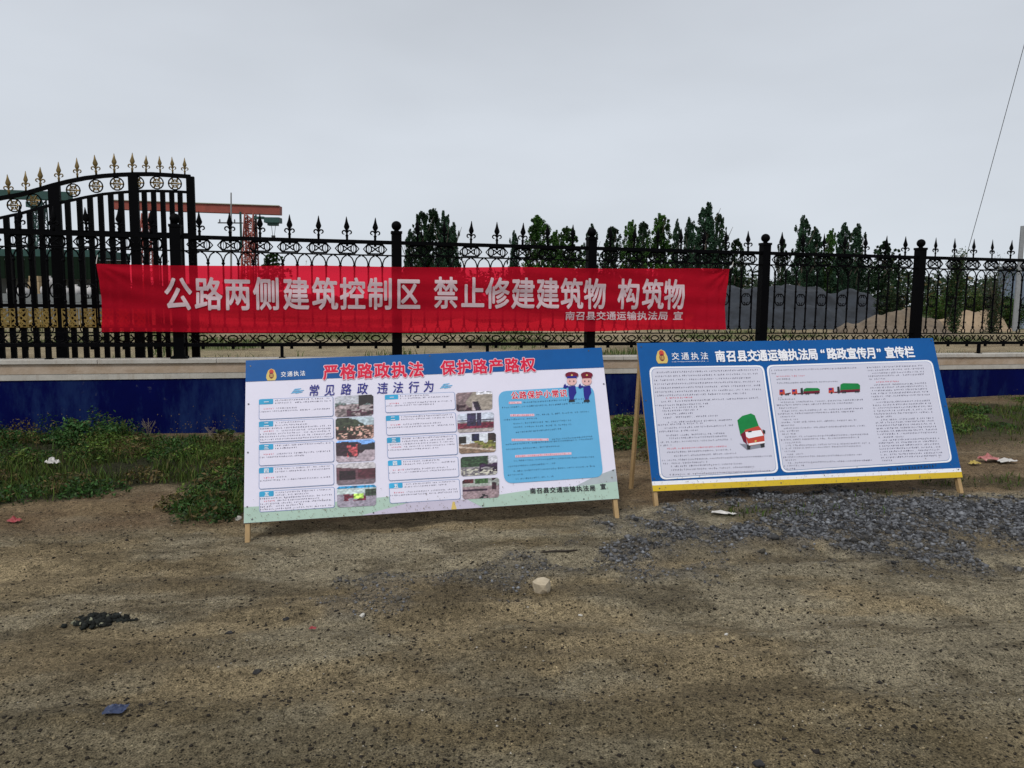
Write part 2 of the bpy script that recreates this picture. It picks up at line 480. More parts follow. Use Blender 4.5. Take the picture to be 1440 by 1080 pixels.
# ================================================================== WALL
M_PLASTER = mat('cement_render', (0.46, 0.37, 0.29), 0.9, var=0.0, vscale=3.5, bump=0.3, bscale=25, col2=(0.33, 0.24, 0.16))
M_PALE = mat('pale_cement', (0.50, 0.47, 0.42), 0.9, var=0.25, vscale=5, bump=0.2, bscale=30)
M_BLUEWALL = mat('navy_wall_paint', (0.0007, 0.003, 0.062), 0.6, vscale=1.3, bump=0.3, bscale=9, col2=(0.0006, 0.0015, 0.04), spec=0.05)
def wear(m, col, amount, scale, lo, hi, sc3):
    n, l = m.node_tree.nodes, m.node_tree.links; b = n['Principled BSDF']; src = b.inputs['Base Color'].links[0].from_socket
    t = n.new('ShaderNodeTexCoord'); mp_ = n.new('ShaderNodeMapping'); mp_.inputs['Scale'].default_value = sc3; l.new(t.outputs['Object'], mp_.inputs[0])
    q = n.new('ShaderNodeTexNoise'); q.inputs['Scale'].default_value = scale; q.inputs['Detail'].default_value = 9; q.inputs['Roughness'].default_value = .75; l.new(mp_.outputs[0], q.inputs['Vector'])
    r = n.new('ShaderNodeMapRange'); r.inputs[1].default_value = lo; r.inputs[2].default_value = hi; r.inputs[4].default_value = amount; l.new(q.outputs[0], r.inputs[0])
    x_ = n.new('ShaderNodeMix'); x_.data_type = 'RGBA'; l.new(r.outputs[0], x_.inputs[0]); l.new(src, x_.inputs[6]); x_.inputs[7].default_value = (*col, 1); l.new(x_.outputs[2], b.inputs['Base Color'])
wear(M_BLUEWALL, (.016, .04, .12), .8, 1.0, .48, .72, (2.5, 2.5, .7))
wear(M_BLUEWALL, (.09, .10, .12), .6, 5.0, .62, .70, (1, 1, 1))
wear(M_PLASTER, (.20, .12, .07), .7, 1.0, .55, .75, (3, 3, 9))
wear(M_PALE, (.30, .24, .18), .6, 1.0, .52, .72, (14, 14, 2))
wl_o = thing('boundary_wall', 'low navy blue wall with bare cement coping running behind both boards', 'wall', (P0X, P0Y, 0), FT)
LX0, LX1 = -8.0, 18.0
m = MB(); m.box(((LX0 + LX1) / 2, 0.0, (COP - 0.215 - 0.5) / 2), (LX1 - LX0, 0.24, COP - 0.215 + 0.5)); obj('blue_face', m.mesh('blue_face', M_BLUEWALL), wl_o)
m = MB(); m.box(((LX0 + LX1) / 2, 0.0, COP - 0.1825), (LX1 - LX0, 0.262, 0.065)); obj('cement_strip', m.mesh('cement_strip', M_PALE), wl_o)
m = MB(); m.box(((LX0 + LX1) / 2, 0.0, COP - 0.095), (LX1 - LX0, 0.27, 0.11)); obj('render_band', m.mesh('render_band', M_PLASTER), wl_o)
rg_ = random.Random(17); m = MB()
for _ in range(1500):
    u_ = rg_.uniform(-2.5, 13); v_ = abs(rg_.gauss(0, .10)) + .02; r_ = rg_.uniform(.002, .008)
    o_ = len(m.v); m.v += [(u_ + r_ * math.cos(a) * rg_.uniform(.5, 1.2), -0.1225, v_ + r_ * math.sin(a) * rg_.uniform(.5, 1.5)) for a in (0, 1, 2, 3, 4, 5)]; m.f.append(tuple(range(o_, o_ + 6)))
tag(obj('mud_splash', m.mesh('mud_splash', mat('wall_mud', (.10, .075, .05), .95)), wl_o), kind='stuff')
x = LX0; k = 0
while x < LX1:
    L = 1.2
    m = MB(); m.box((x + L / 2, 0, COP - 0.02 + random.uniform(-.0015, .0015)), (L - 0.006, 0.31, 0.04)); obj('coping_slab', m.mesh('coping_slab', M_PALE), wl_o)
    x += L; k += 1

# ================================================================== FENCE
M_IRON = mat('black_iron', (0.0022, 0.0022, 0.003), 0.6, var=0.3, vscale=8, bump=0.1, bscale=60, spec=0.04)
fence = thing('iron_fence', 'black wrought iron fence with spear tops standing on the low wall', 'fence', (P0X, P0Y, COP), FT)
H_BR, H_TR, H_TR2, H_BR2, H_BALL = 0.15, 1.335, 1.185, 0.285, 1.585
UNIT = 0.318
def arc(cx, cz, r, a0, a1, n=8, rz=None, r1=None):
    return [(cx + (r + ((r1 or r) - r) * i / n) * math.cos(R(a0 + (a1 - a0) * i / n)), 0, cz + (r + ((r1 or r) - r) * i / n) * (rz or 1) * math.sin(R(a0 + (a1 - a0) * i / n))) for i in range(n + 1)]

def spear_mesh(name, ma, s=1.0):
    m = MB()
    prof = [(0.014, 0), (0.014, 0.035), (0.02, 0.045), (0.011, 0.06), (0.011, 0.10), (0.017, 0.112), (0.03, 0.135), (0.033, 0.15), (0.016, 0.20), (0.003, 0.262)]
    m.lathe([(r * s, z * s) for r, z in prof], n=8, sy=0.45)
    for sg in (-1, 1):
        pts = [(0, 0, 0.078 * s)] + [(sg * s * (0.032 + 0.021 * math.cos(a)), 0, s * (0.083 + 0.021 * math.sin(a))) for a in [R(q) for q in (150, 110, 70, 30, -10, -50, -100)]]
        m.tube(pts, [0.009 * s] * 6 + [0.007 * s, 0.005 * s], 5)
    return m.mesh(name, ma, True)

ME_SPEAR = spear_mesh('spearhead', M_IRON)
# post
m = MB()
m.box((0, 0, 0.72), (0.11, 0.11, 1.44)); m.box((0, 0, 0.012), (0.17, 0.17, 0.024)); m.box((0, 0, 1.452), (0.125, 0.125, 0.03))
ME_POST = m.mesh('post', M_IRON)
m = MB(); pr = [(0.03, 1.465), (0.028, 1.485)] + [(0.058 * math.sin(R(a)), 1.53 - 0.056 * math.cos(R(a))) for a in range(25, 176, 15)]
m.lathe(pr, n=14); ME_BALL = m.mesh('post_ball', M_IRON, True)
# picket with fork and foot ring
m = MB()
hb, ht = H_BR2, H_TR2
m.tube([(0, 0, hb + 0.07), (0, 0, ht - 0.12)], 0.011, 6)
for zz, rr in ((hb + 0.09, 0.019), (hb + 0.16, 0.015), (0.62, 0.016), (0.84, 0.016), (ht - 0.13, 0.019)):
    m.lathe([(0.006, zz - 0.02), (rr, zz - 0.006), (rr, zz + 0.006), (0.006, zz + 0.02)], n=6)
m.tube([(0.028 * math.cos(a), 0, hb + 0.036 + 0.034 * math.sin(a)) for a in [2 * math.pi * i / 10 for i in range(10)]], 0.0075, 4, closed=True)
for sg in (-1, 1):
    m.tube([(sg * (0.075 - 0.07 * math.cos(R(a))), 0, ht - 0.115 + 0.105 * math.sin(R(a))) for a in (0, 20, 45, 70, 88)], 0.008, 5)
ME_PICKET = m.mesh('picket', M_IRON)
# scroll band between the two upper rails: long hexagon with lens shapes and a small bow
m = MB()
zc = (H_TR + H_TR2) / 2 - 0.006; hh = (H_TR - H_TR2) / 2 - 0.022; ww = 0.134
m.tube([(-ww, 0, zc), (-ww + .045, 0, zc + hh), (ww - .045, 0, zc + hh), (ww, 0, zc), (ww - .045, 0, zc - hh), (-ww + .045, 0, zc - hh)], 0.0085, 5, closed=True)
for sg in (-1, 1):
    m.tube([(sg * 0.072 + 0.030 * math.cos(a), 0, zc + (hh - 0.006) * math.sin(a)) for a in [2 * math.pi * i / 10 for i in range(10)]], 0.0085, 5, closed=True)
    m.tube([(sg * 0.072, 0, zc - hh * .8), (sg * 0.072, 0, zc + hh * .8)], 0.004, 4)
m.tube([(-0.04, 0, zc + 0.03), (0, 0, zc), (0.04, 0, zc + 0.03)], 0.009, 5); m.tube([(-0.04, 0, zc - 0.03), (0, 0, zc), (0.04, 0, zc - 0.03)], 0.009, 5)
m.box((0, 0, zc), (0.026, 0.018, 0.026)); m.box((0, 0, H_TR - 0.03), (0.03, 0.016, 0.05))
ME_TS = m.mesh('top_scroll', M_IRON)
# middle scroll: pair of C curves between the pickets of a unit
m = MB(); zm = 0.73
for sg in (-1, 1):
    m.tube([(sg * (0.016 + 0.05 * math.sin(R(a))), 0, zm + 0.075 * math.cos(R(a))) for a in range(-20, 201, 20)], 0.0075, 5)
    for s2 in (-1, 1):
        m.tube([(sg * (0.028 + 0.017 * math.cos(R(a))), 0, zm + s2 * (0.055 + 0.02 * math.sin(R(a)))) for a in (60, 120, 180, 240, 300)], 0.0065, 4)
ME_MS = m.mesh('middle_scroll', M_IRON)
# bottom band: X O X pattern
m = MB(); zb = (H_BR + H_BR2) / 2 + 0.005
m.tube([(0.052 * math.cos(a), 0, zb + 0.032 * math.sin(a)) for a in [2 * math.pi * i / 10 for i in range(10)]], 0.009, 5, closed=True)
m.tube([(0.095 * math.cos(a), 0, zb + 0.052 * math.sin(a)) for a in [R(200 + 14 * i) for i in range(11)]], 0.008, 5)
for sg in (-1, 1):
    cx = sg * 0.105
    m.tube([(cx - 0.035, 0, zb - 0.04), (cx, 0, zb), (cx + 0.035, 0, zb + 0.04)], 0.0085, 5)
    m.tube([(cx - 0.035, 0, zb + 0.04), (cx, 0, zb), (cx + 0.035, 0, zb - 0.04)], 0.0085, 5)
    m.tube([(sg * 0.052, 0, zb), (sg * 0.105, 0, zb)], 0.006, 4)
m.box((0, 0, H_BR - 0.034), (0.035, 0.02, 0.03)); m.box((0, 0, zb - 0.045), (0.02, 0.016, 0.04))
ME_BS = m.mesh('bottom_scroll', M_IRON)
L = SPAN - 0.11
def rail(z, h, d):
    q = MB(); q.box((SPAN / 2, 0, z), (L, d, h)); return q.mesh('rail', M_IRON)
RAILS = [rail(H_TR, 0.042, 0.045), rail(H_TR2, 0.016, 0.024), rail(H_BR2, 0.014, 0.024), rail(H_BR, 0.04, 0.045)]
m = MB(); m.box((SPAN * 0.455, 0, (H_BR - 0.02) / 2), (0.035, 0.035, H_BR - 0.022)); m.box((SPAN * 0.455, 0, 0.005), (0.07, 0.07, 0.01)); ME_FOOT = m.mesh('rail_foot', M_IRON)
for sct in range(-2, 7):
    x0 = sct * SPAN
    p = obj('post', ME_POST, fence, (x0, 0, 0)); obj('post_ball', ME_BALL, p)
    for r_ in RAILS: obj('rail', r_, fence, (x0, 0, 0))
    obj('rail_foot', ME_FOOT, fence, (x0, 0, 0))
    for u in range(7):
        cx = x0 + SPAN / 2 + (u - 3) * UNIT
        o = obj('spearhead', ME_SPEAR, fence, (cx, 0, H_TR + 0.02)); o.rotation_euler = (random.uniform(-.03, .03), random.uniform(-.03, .03), random.uniform(-.3, .3))
        obj('top_scroll', ME_TS, fence, (cx, 0, 0)); obj('middle_scroll', ME_MS, fence, (cx, 0, 0)); obj('bottom_scroll', ME_BS, fence, (cx, 0, 0))
        for sg in (-1, 1): obj('picket', ME_PICKET, fence, (cx + sg * UNIT / 4, 0, 0))

# ------------------------------------------------------------ sliding gate behind the wall
M_GOLD = mat('gold_paint', (0.20, 0.135, 0.04), 0.45, var=0.4, vscale=20, metal=0.35)
GOFF = 0.42
GP = Vector((P0X - FY * GOFF, P0Y + FX * GOFF, 0)); GN = Vector((-FY, FX, 0)); GD = Vector((FX, FY, 0))
gate = thing('iron_gate', 'black iron sliding gate with arched top and gold ornaments behind the wall', 'gate', GP, FT)
def gpt(px, py):
    p = on_plane(px, py, GP, GN); q = p - GP
    return (q.dot(GD), 0, p.z)
top_c = [(-90, 293), (-60, 290), (-30, 285), (0, 279), (30, 273.5), (60, 265), (75, 260.5), (95, 255.5), (120, 250.5), (145, 247.5), (165, 246), (190, 245), (215, 245), (240, 246.5), (268, 248.5)]
mid_c = [(-90, 325), (-60, 321), (-30, 315), (0, 306.5), (30, 300), (55, 293), (75, 287.5), (95, 283), (120, 277.5), (145, 273), (165, 271), (190, 269), (215, 268.5), (240, 269), (268, 270.5)]
def yat(cv, px):
    for (a, b), (c_, d) in zip(cv, cv[1:]):
        if a <= px <= c_: return b + (d - b) * (px - a) / (c_ - a)
    return cv[-1][1]
for cv, r_ in ((top_c, 0.03), (mid_c, 0.02)):
    m = MB(); m.tube([gpt(*q) for q in cv], r_, 4); obj('arched_rail', m.mesh('arched_rail', M_IRON), gate)
for z_, hh_ in ((325, .036), (432, .036), (461, .036), (485.5, 0.036)):
    a, b = gpt(-80, z_ - 4), gpt(265, z_ + 5 if z_ < 400 else z_)
    zz = (a[2] + b[2]) / 2 if z_ > 400 else None
    m = MB()
    if zz: m.box(((a[0] + b[0]) / 2, 0, zz), (b[0] - a[0], 0.04, hh_))
    else: m.tube([a, b], 0.024, 4)
    obj('cross_rail', m.mesh('cross_rail', M_IRON), gate)
bars = [(-73, .052), (-57, .052), (-41, .052), (-25, .052), (-8, .052), (8.6, .052), (24.4, .052), (41.6, .052), (57.4, .052), (76, .115), (94.7, .052), (111.4, .052), (126.3, .052), (141, .052), (155.5, .052), (170, .052),
        (187, .10), (202.6, .05), (215.7, .05), (228.5, .05), (241.3, .05), (253, .05), (267.5, .085)]
zbase = gz(GP.x, GP.y) + 0.09
for bx_, bw in bars:
    cv = mid_c if bw < 0.084 else top_c
    t_ = gpt(bx_, yat(cv, bx_)); z0 = zbase
    m = MB(); m.box((t_[0], 0.0, (t_[2] + z0) / 2), (bw, 0.045 if bw < .084 else .06, t_[2] - z0)); obj('gate_bar' if bw < .084 else 'gate_stile', m.mesh('gate_bar', M_IRON), gate)
a, b = gpt(-80, 500), gpt(270, 500)
m = MB(); m.box(((a[0] + b[0]) / 2, 0, zbase - 0.01), (b[0] - a[0], 0.062, 0.07)); obj('bottom_beam', m.mesh('bottom_beam', M_IRON), gate)
for bx_ in (-60, 76, 187, 262):
    q = gpt(bx_, 500); m = MB(); m.tube([(q[0], -0.02, zbase - 0.05), (q[0], 0.02, zbase - 0.05)], 0.045, 12); obj('roller', m.mesh('roller', M_IRON), gate)
ME_GS = spear_mesh('gold_spearhead', M_GOLD, 0.82)
for px_ in (-66, -38, -12, 13, 36.5, 57, 83, 109, 135.5, 161, 186, 205.5, 225.5, 243, 260):
    q = gpt(px_, yat(top_c, px_) - 1); s_ = 1.0 if px_ < 190 else 0.86
    o = obj('gold_spearhead', ME_GS, gate, (q[0], 0, q[2] + 0.015)); o.scale = (s_, 1, s_); o.rotation_euler = (0, random.uniform(-.05, .05), random.uniform(-.4, .4))
m = MB()
m.tube([(0.078 * math.cos(a), 0, 0.078 * math.sin(a)) for a in [2 * math.pi * i / 14 for i in range(14)]], 0.009, 5, closed=True)
ME_RING = m.mesh('rosette_ring', M_IRON)
m = MB()
for k in range(6):
    a = k * math.pi / 3; m.tube([(0.02 * math.cos(a), 0, 0.02 * math.sin(a)), (0.072 * math.cos(a), 0, 0.072 * math.sin(a))], 0.011, 5)
m.tube([(0.040 * math.cos(a), 0, 0.046 * math.sin(a)) for a in [2 * math.pi * i / 12 for i in range(12)]], 0.008, 5, closed=True)
m.lathe([(0.0, -0.012), (0.026, -0.006), (0.026, 0.006), (0.0, 0.012)], n=10)
ME_ROS = m.mesh('rosette', M_GOLD)
for px_ in (-60, -20, 20, 47.5, 103, 135, 164.5, 193, 220.5, 246):
    q = gpt(px_, (yat(top_c, px_) + yat(mid_c, px_)) / 2)
    o = obj('rosette', ME_ROS, gate, q); o.scale = (.88, 1, .88)
    obj('rosette_ring', ME_RING, o)
# gilded lattice cells
cw, ch = 0.155, 0.20
m = MB()
for i in range(-3, 4):
    for sg in (-1, 1):
        pts = []
        for k in range(9):
            t_ = -1 + k / 4
            xx = i * 0.052 + sg * t_ * ch / 2 * 0.9
            if abs(xx) <= cw / 2: pts.append((xx, 0.004 * sg, t_ * ch / 2))
        if len(pts) > 1: m.tube(pts, 0.010, 4)
for z_ in (-0.05, 0.05):
    m.tube([(0.03 * math.cos(a), 0, z_ + 0.03 * math.sin(a)) for a in [2 * math.pi * i / 8 for i in range(8)]], 0.008, 4, closed=True)
m.tube([(-cw / 2, 0, -ch / 2), (cw / 2, 0, -ch / 2), (cw / 2, 0, ch / 2), (-cw / 2, 0, ch / 2)], 0.009, 4, closed=True)
ME_LAT = m.mesh('gilded_lattice', mat('gilded_paint', (0.40, 0.27, 0.07), 0.45, var=0.4, vscale=20, metal=0.3))
for px_ in (-45, -20, 5, 28, 52, 71, 100, 125, 150, 175, 200):
    q = gpt(px_, 447); obj('gilded_lattice', ME_LAT, gate, (q[0], -0.036, q[2]))

# ================================================================== TEXT
_tc = {}
def glyph(ch_, bold):
    key = (ch_, bold)
    if key in _tc: return _tc[key]
    cu = bpy.data.curves.new('t', 'FONT'); cu.body = ch_; cu.size = 1.0; cu.offset = bold; cu.resolution_u = 3
    o = bpy.data.objects.new('t', cu); COL.objects.link(o)
    me = bpy.data.meshes.new_from_object(o.evaluated_get(bpy.context.evaluated_depsgraph_get()))
    v = np.array([tuple(p.co[:2]) for p in me.vertices]).reshape(-1, 2)
    f = [tuple(p.vertices) for p in me.polygons]
    bpy.data.objects.remove(o); bpy.data.curves.remove(cu); bpy.data.meshes.remove(me)
    _tc[key] = (v, f); return _tc[key]

class Flat:
    """flat print: shapes in sheet coordinates (u, v) metres, at a height above the sheet"""
    def __init__(s, fn, step=0.00006): s.fn = fn; s.v = []; s.f = []; s.step = step
    def poly(s, pts, lift):
        o = len(s.v); s.v += [s.fn(u, v, lift) for u, v in pts]; s.f.append(tuple(range(o, o + len(pts))))
    def text(s, ch_, cu_, cv_, w_, h_, lift, bold=0.0, shear=0.0, rot=0.0):
        v, f = glyph(ch_, 0.0)
        if not len(v): return
        if ord(ch_) > 0x2e80: cx, cy = 0.5, 0.38
        else: cx, cy = (v[:, 0].min() + v[:, 0].max()) / 2, 0.36
        # a heavier weight is the same flat glyph printed a few times, hair-thin steps apart
        ofs = [(0, 0)]
        if bold > 0:
            m_ = 4 if bold < 0.02 else (8 if bold < .05 else 12)
            ofs += [(bold * math.cos(2 * math.pi * (k + .5) / m_), bold * math.sin(2 * math.pi * (k + .5) / m_)) for k in range(m_)]
        for k, (ox, oy) in enumerate(ofs):
            o = len(s.v)
            for a, b in v:
                du, dv = (a + ox - cx) * w_ + (b - cy) * h_ * shear, (b + oy - cy) * h_
                s.v.append(s.fn(cu_ + du, cv_ + dv, lift + k * s.step))
            s.f += [tuple(i + o for i in q) for q in f]
    def mesh(s, name, m):
        me = bpy.data.meshes.new(name); me.from_pydata(s.v, [], s.f); me.materials.append(m); me.update(); return me

# ================================================================== BANNER
def drape(fl, name, m):
    """flat letters cut into small pieces so that they follow the folds of the cloth"""
    import bmesh
    bm = bmesh.new(); vs = [bm.verts.new(p) for p in fl.v]
    for f in fl.f:
        try: bm.faces.new([vs[i] for i in f])
        except ValueError: pass
    us = [p[0] for p in fl.v]; zs = [p[2] for p in fl.v]
    for ax, lo, hi, st_ in ((0, min(us), max(us), .05), (2, min(zs), max(zs), .022)):
        q = math.floor(lo / st_) * st_ + st_
        while q < hi:
            co = [0, 0, 0]; co[ax] = q; no = [0, 0, 0]; no[ax] = 1
            bmesh.ops.bisect_plane(bm, geom=bm.verts[:] + bm.edges[:] + bm.faces[:], plane_co=co, plane_no=no); q += st_
    for v in bm.verts: v.co = Vector(bfn(v.co.x, v.co.z, -v.co.y))
    me = bpy.data.meshes.new(name); bm.to_mesh(me); bm.free(); me.materials.append(m); return me
BO = 0.095
BP = Vector((P0X + FY * BO, P0Y - FX * BO, 0)); BN = Vector((-FY, FX, 0))
banner = thing('banner', 'long red cloth banner with pale Chinese lettering tied across the iron fence', 'banner', BP, FT)
def buv(px, py):
    p = on_plane(px, py, BP, BN); return ((p - BP).dot(GD), p.z)
c_tl, c_tr, c_br, c_bl = buv(136, 371), buv(1026, 377.5), buv(1021, 463), buv(143, 467)
U0, U1 = c_tl[0], c_tr[0]
def wrinkle(u, v):
    t_ = (u - U0) / (U1 - U0)
    a = 0.012 * math.sin(u * 4.1 + v * 6) + 0.006 * math.sin(u * 1.7 - v * 14 + 1) + 0.0045 * math.sin(v * 31 + u * 2.2 + math.sin(u * 1.3) * 2)
    edge = 0.012 * math.sin(u * 9 + 2) * math.exp(-min(t_, 1 - t_) * 16)
    for k, (pu, pv) in enumerate(((c_tl), (c_tr), (buv(556, 372)), (buv(836, 375)))):
        du, dv = u - pu, v - pv
        r2 = du * du + dv * dv * 2
        a += (0.012 if k < 2 else 0.003) * math.sin(math.atan2(dv, du if abs(du) > 1e-4 else 1e-4) * (14 if k < 2 else 8)) * math.exp(-r2 / 0.16) * min(1, math.sqrt(r2) * 6)
    return -a - edge
def bfn(u, v, lift): return (u, wrinkle(u, v) - lift, v)
NB, NV = 420, 36
Vb, Fb = [], []
for j in range(NV + 1):
    for i in range(NB + 1):
        s_, t_ = i / NB, j / NV
        top = (c_tl[0] + (c_tr[0] - c_tl[0]) * s_, c_tl[1] + (c_tr[1] - c_tl[1]) * s_ - 0.012 * abs(math.sin(s_ * math.pi * 3.2)))
        bot = (c_bl[0] + (c_br[0] - c_bl[0]) * s_, c_bl[1] + (c_br[1] - c_bl[1]) * s_ - 0.018 * math.sin(s_ * math.pi) + 0.006 * math.sin(s_ * 23))
        bow = 0.02 * math.sin(t_ * math.pi) * (1 if s_ < 0.5 else -1) * abs(2 * s_ - 1) ** 6
        u_, v_ = bot[0] + (top[0] - bot[0]) * t_ + bow, bot[1] + (top[1] - bot[1]) * t_
        Vb.append(bfn(u_, v_, 0))
for j in range(NV):
    for i in range(NB):
        a = j * (NB + 1) + i; Fb.append((a, a + 1, a + NB + 2, a + NB + 1))
M_RED = cloth('red_banner_cloth', (0.98, 0.018, 0.050), 0.40, 0.50, 0.10)
M_LET = cloth('pale_banner_print', (0.84, 0.68, 0.72), 0.25, 0.12, 0.15)
obj('cloth', fast_mesh('cloth', np.array(Vb), np.array(Fb), M_RED, None, True), banner)
main = [('公', 250.5), ('路', 293), ('两', 334), ('侧', 375), ('建', 416.5), ('筑', 457), ('控', 496), ('制', 534.5), ('区', 574), ('禁', 627), ('止', 665), ('修', 700),
        ('建', 735.5), ('建', 770), ('筑', 804), ('物', 837), ('构', 884), ('筑', 917.5), ('物', 948)]
for ch_, px_ in main:
    fl = Flat(lambda u, v, lift: (u, -lift, v), 0.0002)
    yc = 413 if px_ < 600 else 411.6 + (px_ - 627) * 0.0075
    wpx = 40 - (px_ - 250) * 0.0135; hpx = 49 - (px_ - 250) * 0.0065
    u_, v_ = buv(px_, yc); u2, _ = buv(px_ + wpx / 2, yc); _, v2 = buv(px_, yc - hpx / 2)
    fl.text(ch_, u_, v_, 2 * (u2 - u_), 2 * (v2 - v_), 0.006, 0.024)
    obj('character', drape(fl, 'character', M_LET), banner)
for i, ch_ in enumerate('南召县交通运输执法局宣'):
    fl = Flat(lambda u, v, lift: (u, -lift, v), 0.0002)
    px_ = 801 + i * 14.63 if i < 10 else 953
    u_, v_ = buv(px_, 444); u2, _ = buv(px_ + 7, 444); _, v2 = buv(px_, 444 - 6.3)
    fl.text(ch_, u_, v_, 2 * (u2 - u_), 2 * (v2 - v_), 0.006, 0.02)
    obj('small_character', drape(fl, 'small_character', M_LET), banner)
M_CORD = mat('pale_cord', (0.5, 0.48, 0.45), 0.8)
for (pu, pv), (qx, qy) in ((c_tl, (134, 358)), (c_tr, (1036, 368)), (c_bl, (139, 474)), (c_br, (1030, 470))):
    q = buv(qx, qy); m = MB(); a = bfn(pu, pv, 0)
    m.tube([a, ((a[0] + q[0]) / 2, 0.02, (a[2] + q[1]) / 2 - 0.01), (q[0], BO - 0.01, q[1])], 0.004, 5); obj('cord', m.mesh('cord', M_CORD), banner)
for px_ in (235, 430, 653, 760):
    q = buv(px_, 370); m = MB(); u_, v_ = q
    m.tube([bfn(u_, v_ - 0.02, 0.004), (u_ + 0.01, 0.02, v_ + 0.03), (u_, BO, v_ + 0.02)], 0.004, 5); obj('cord', m.mesh('cord', M_CORD), banner)

# ================================================================== NOTICE BOARDS
def printm(name, col, rough=0.45, var=0.04):
    return mat(name, col, rough, var=var, vscale=4, spec=0.2, bump=0.35, bscale=2.2)
P_WHITE = printm('print_white', (0.70, 0.68, 0.80)); P_BLUE = printm('print_blue', (0.002, 0.088, 0.31), var=0.15)
P_RED = printm('print_red', (0.62, 0.01, 0.05)); P_NAVY = printm('print_navy', (0.02, 0.02, 0.22)); P_BLACK = printm('print_black', (0.03, 0.03, 0.035))
P_CYAN = printm('print_cyan', (0.05, 0.42, 0.72), var=0.4); P_SKY = printm('print_sky_blue', (0.12, 0.40, 0.66), var=0.08)
P_TEXT = printm('print_grey_text', (0.055, 0.05, 0.10)); P_GREEN = printm('print_pale_green', (0.40, 0.54, 0.46), var=0.1)
P_LILAC = printm('print_pale_lilac', (0.52, 0.48, 0.60)); P_YEL = printm('print_yellow', (0.62, 0.43, 0.03)); P_BOX = printm('print_box_line', (0.22, 0.30, 0.50))
P_GOLD = printm('print_gold', (0.62, 0.46, 0.14)); P_PURE = printm('print_pure_white', (0.80, 0.80, 0.84)); P_TGREEN = printm('print_truck_green', (0.01, 0.24, 0.06), var=0.3)
P_TRED = printm('print_truck_red', (0.50, 0.06, 0.04)); P_FACE = printm('print_face', (0.70, 0.42, 0.40)); P_DRED = printm('print_dark_red', (0.16, 0.01, 0.03))
P_GREY = printm('print_shadow_grey', (0.22, 0.23, 0.28)); P_PANELG = printm('print_panel_grey', (0.58, 0.58, 0.68)); P_PINK = printm('print_pink', (0.75, 0.50, 0.58))
P_HILL = printm('print_hills', (0.40, 0.45, 0.48), var=0.2)
M_PHOTO = mat('printed_photo', (.5, .5, .5), 0.4, attr='soil', var=0.12, vscale=120)
M_WOOD = mat('raw_timber', (0.42, 0.28, 0.13), 0.8, var=0.3, vscale=12, bump=0.2, bscale=40)
M_PLY = mat('board_back', (0.35, 0.30, 0.22), 0.8, var=0.2)
M_NAIL = mat('nail_head', (0.08, 0.08, 0.09), 0.4, metal=0.6)

class Board:
    def __init__(s, q, ht, wd, label):
        X, Y, Z, yaw, lean, roll = q
        x_ = Vector((math.cos(yaw), math.sin(yaw), 0)); n_ = Vector((-math.sin(yaw), math.cos(yaw), 0))
        up = Vector((0, 0, math.cos(lean))) + n_ * math.sin(lean)
        s.a = x_ * math.cos(roll) + up * math.sin(roll); s.u = -x_ * math.sin(roll) + up * math.cos(roll)
        s.n = s.a.cross(s.u)                      # towards the viewer
        if s.n.dot(FW) > 0: s.n = -s.n
        s.B = Vector((X, Y, Z + 1.5)); s.wd, s.ht = wd, ht
        s.th = thing('notice_board', label, 'notice board', s.B, 0, 'notice boards propped on the dirt')
    def uv(s, px, py):
        p = on_plane(px, py, s.B, s.n) - s.B
        return (p.dot(s.a), p.dot(s.u))
    def fn(s, u, v, lift): return tuple(s.a * u + s.u * v + s.n * (lift + 0.0085))
    def flat(s): return Flat(s.fn)
    def part(s, name, fl, m): return obj(name, fl.mesh(name, m), s.th)
    def quadpx(s, pts): return [s.uv(*p) for p in pts]
    def solid(s, name, u0, v0, u1, v1, d0, d1, m):
        c_ = [tuple(s.a * u + s.u * v + s.n * d) for d in (d0, d1) for v in (v0, v1) for u in (u0, u1)]
        q = MB(); q.add(c_, [(0, 2, 3, 1), (4, 5, 7, 6), (0, 1, 5, 4), (2, 6, 7, 3), (0, 4, 6, 2), (1, 3, 7, 5)])
        return obj(name, q.mesh(name, m), s.th)

def rounded(u0, v0, u1, v1, r, n=5):
    pts = []
    for cx, cy, a0 in ((u1 - r, v1 - r, 0), (u0 + r, v1 - r, 90), (u0 + r, v0 + r, 180), (u1 - r, v0 + r, 270)):
        for k in range(n + 1):
            a = R(a0 + 90 * k / n); pts.append((cx + r * math.cos(a), cy + r * math.sin(a)))
    return pts
def rquad(c4, r=0.08, n=5):
    """rounded quad from four corners tl,tr,br,bl; r = fraction-like radius in metres"""
    out = []; c4 = [Vector((*p, 0)) for p in c4]
    for i in range(4):
        p, a, b = c4[i], c4[i - 1], c4[(i + 1) % 4]
        da, db = (a - p).normalized() * r, (b - p).normalized() * r
        for k in range(n + 1):
            t_ = k / n; q = (p + da) * (1 - t_) ** 2 + p * 2 * t_ * (1 - t_) + (p + db) * t_ ** 2; out.append((q.x, q.y))
    return out

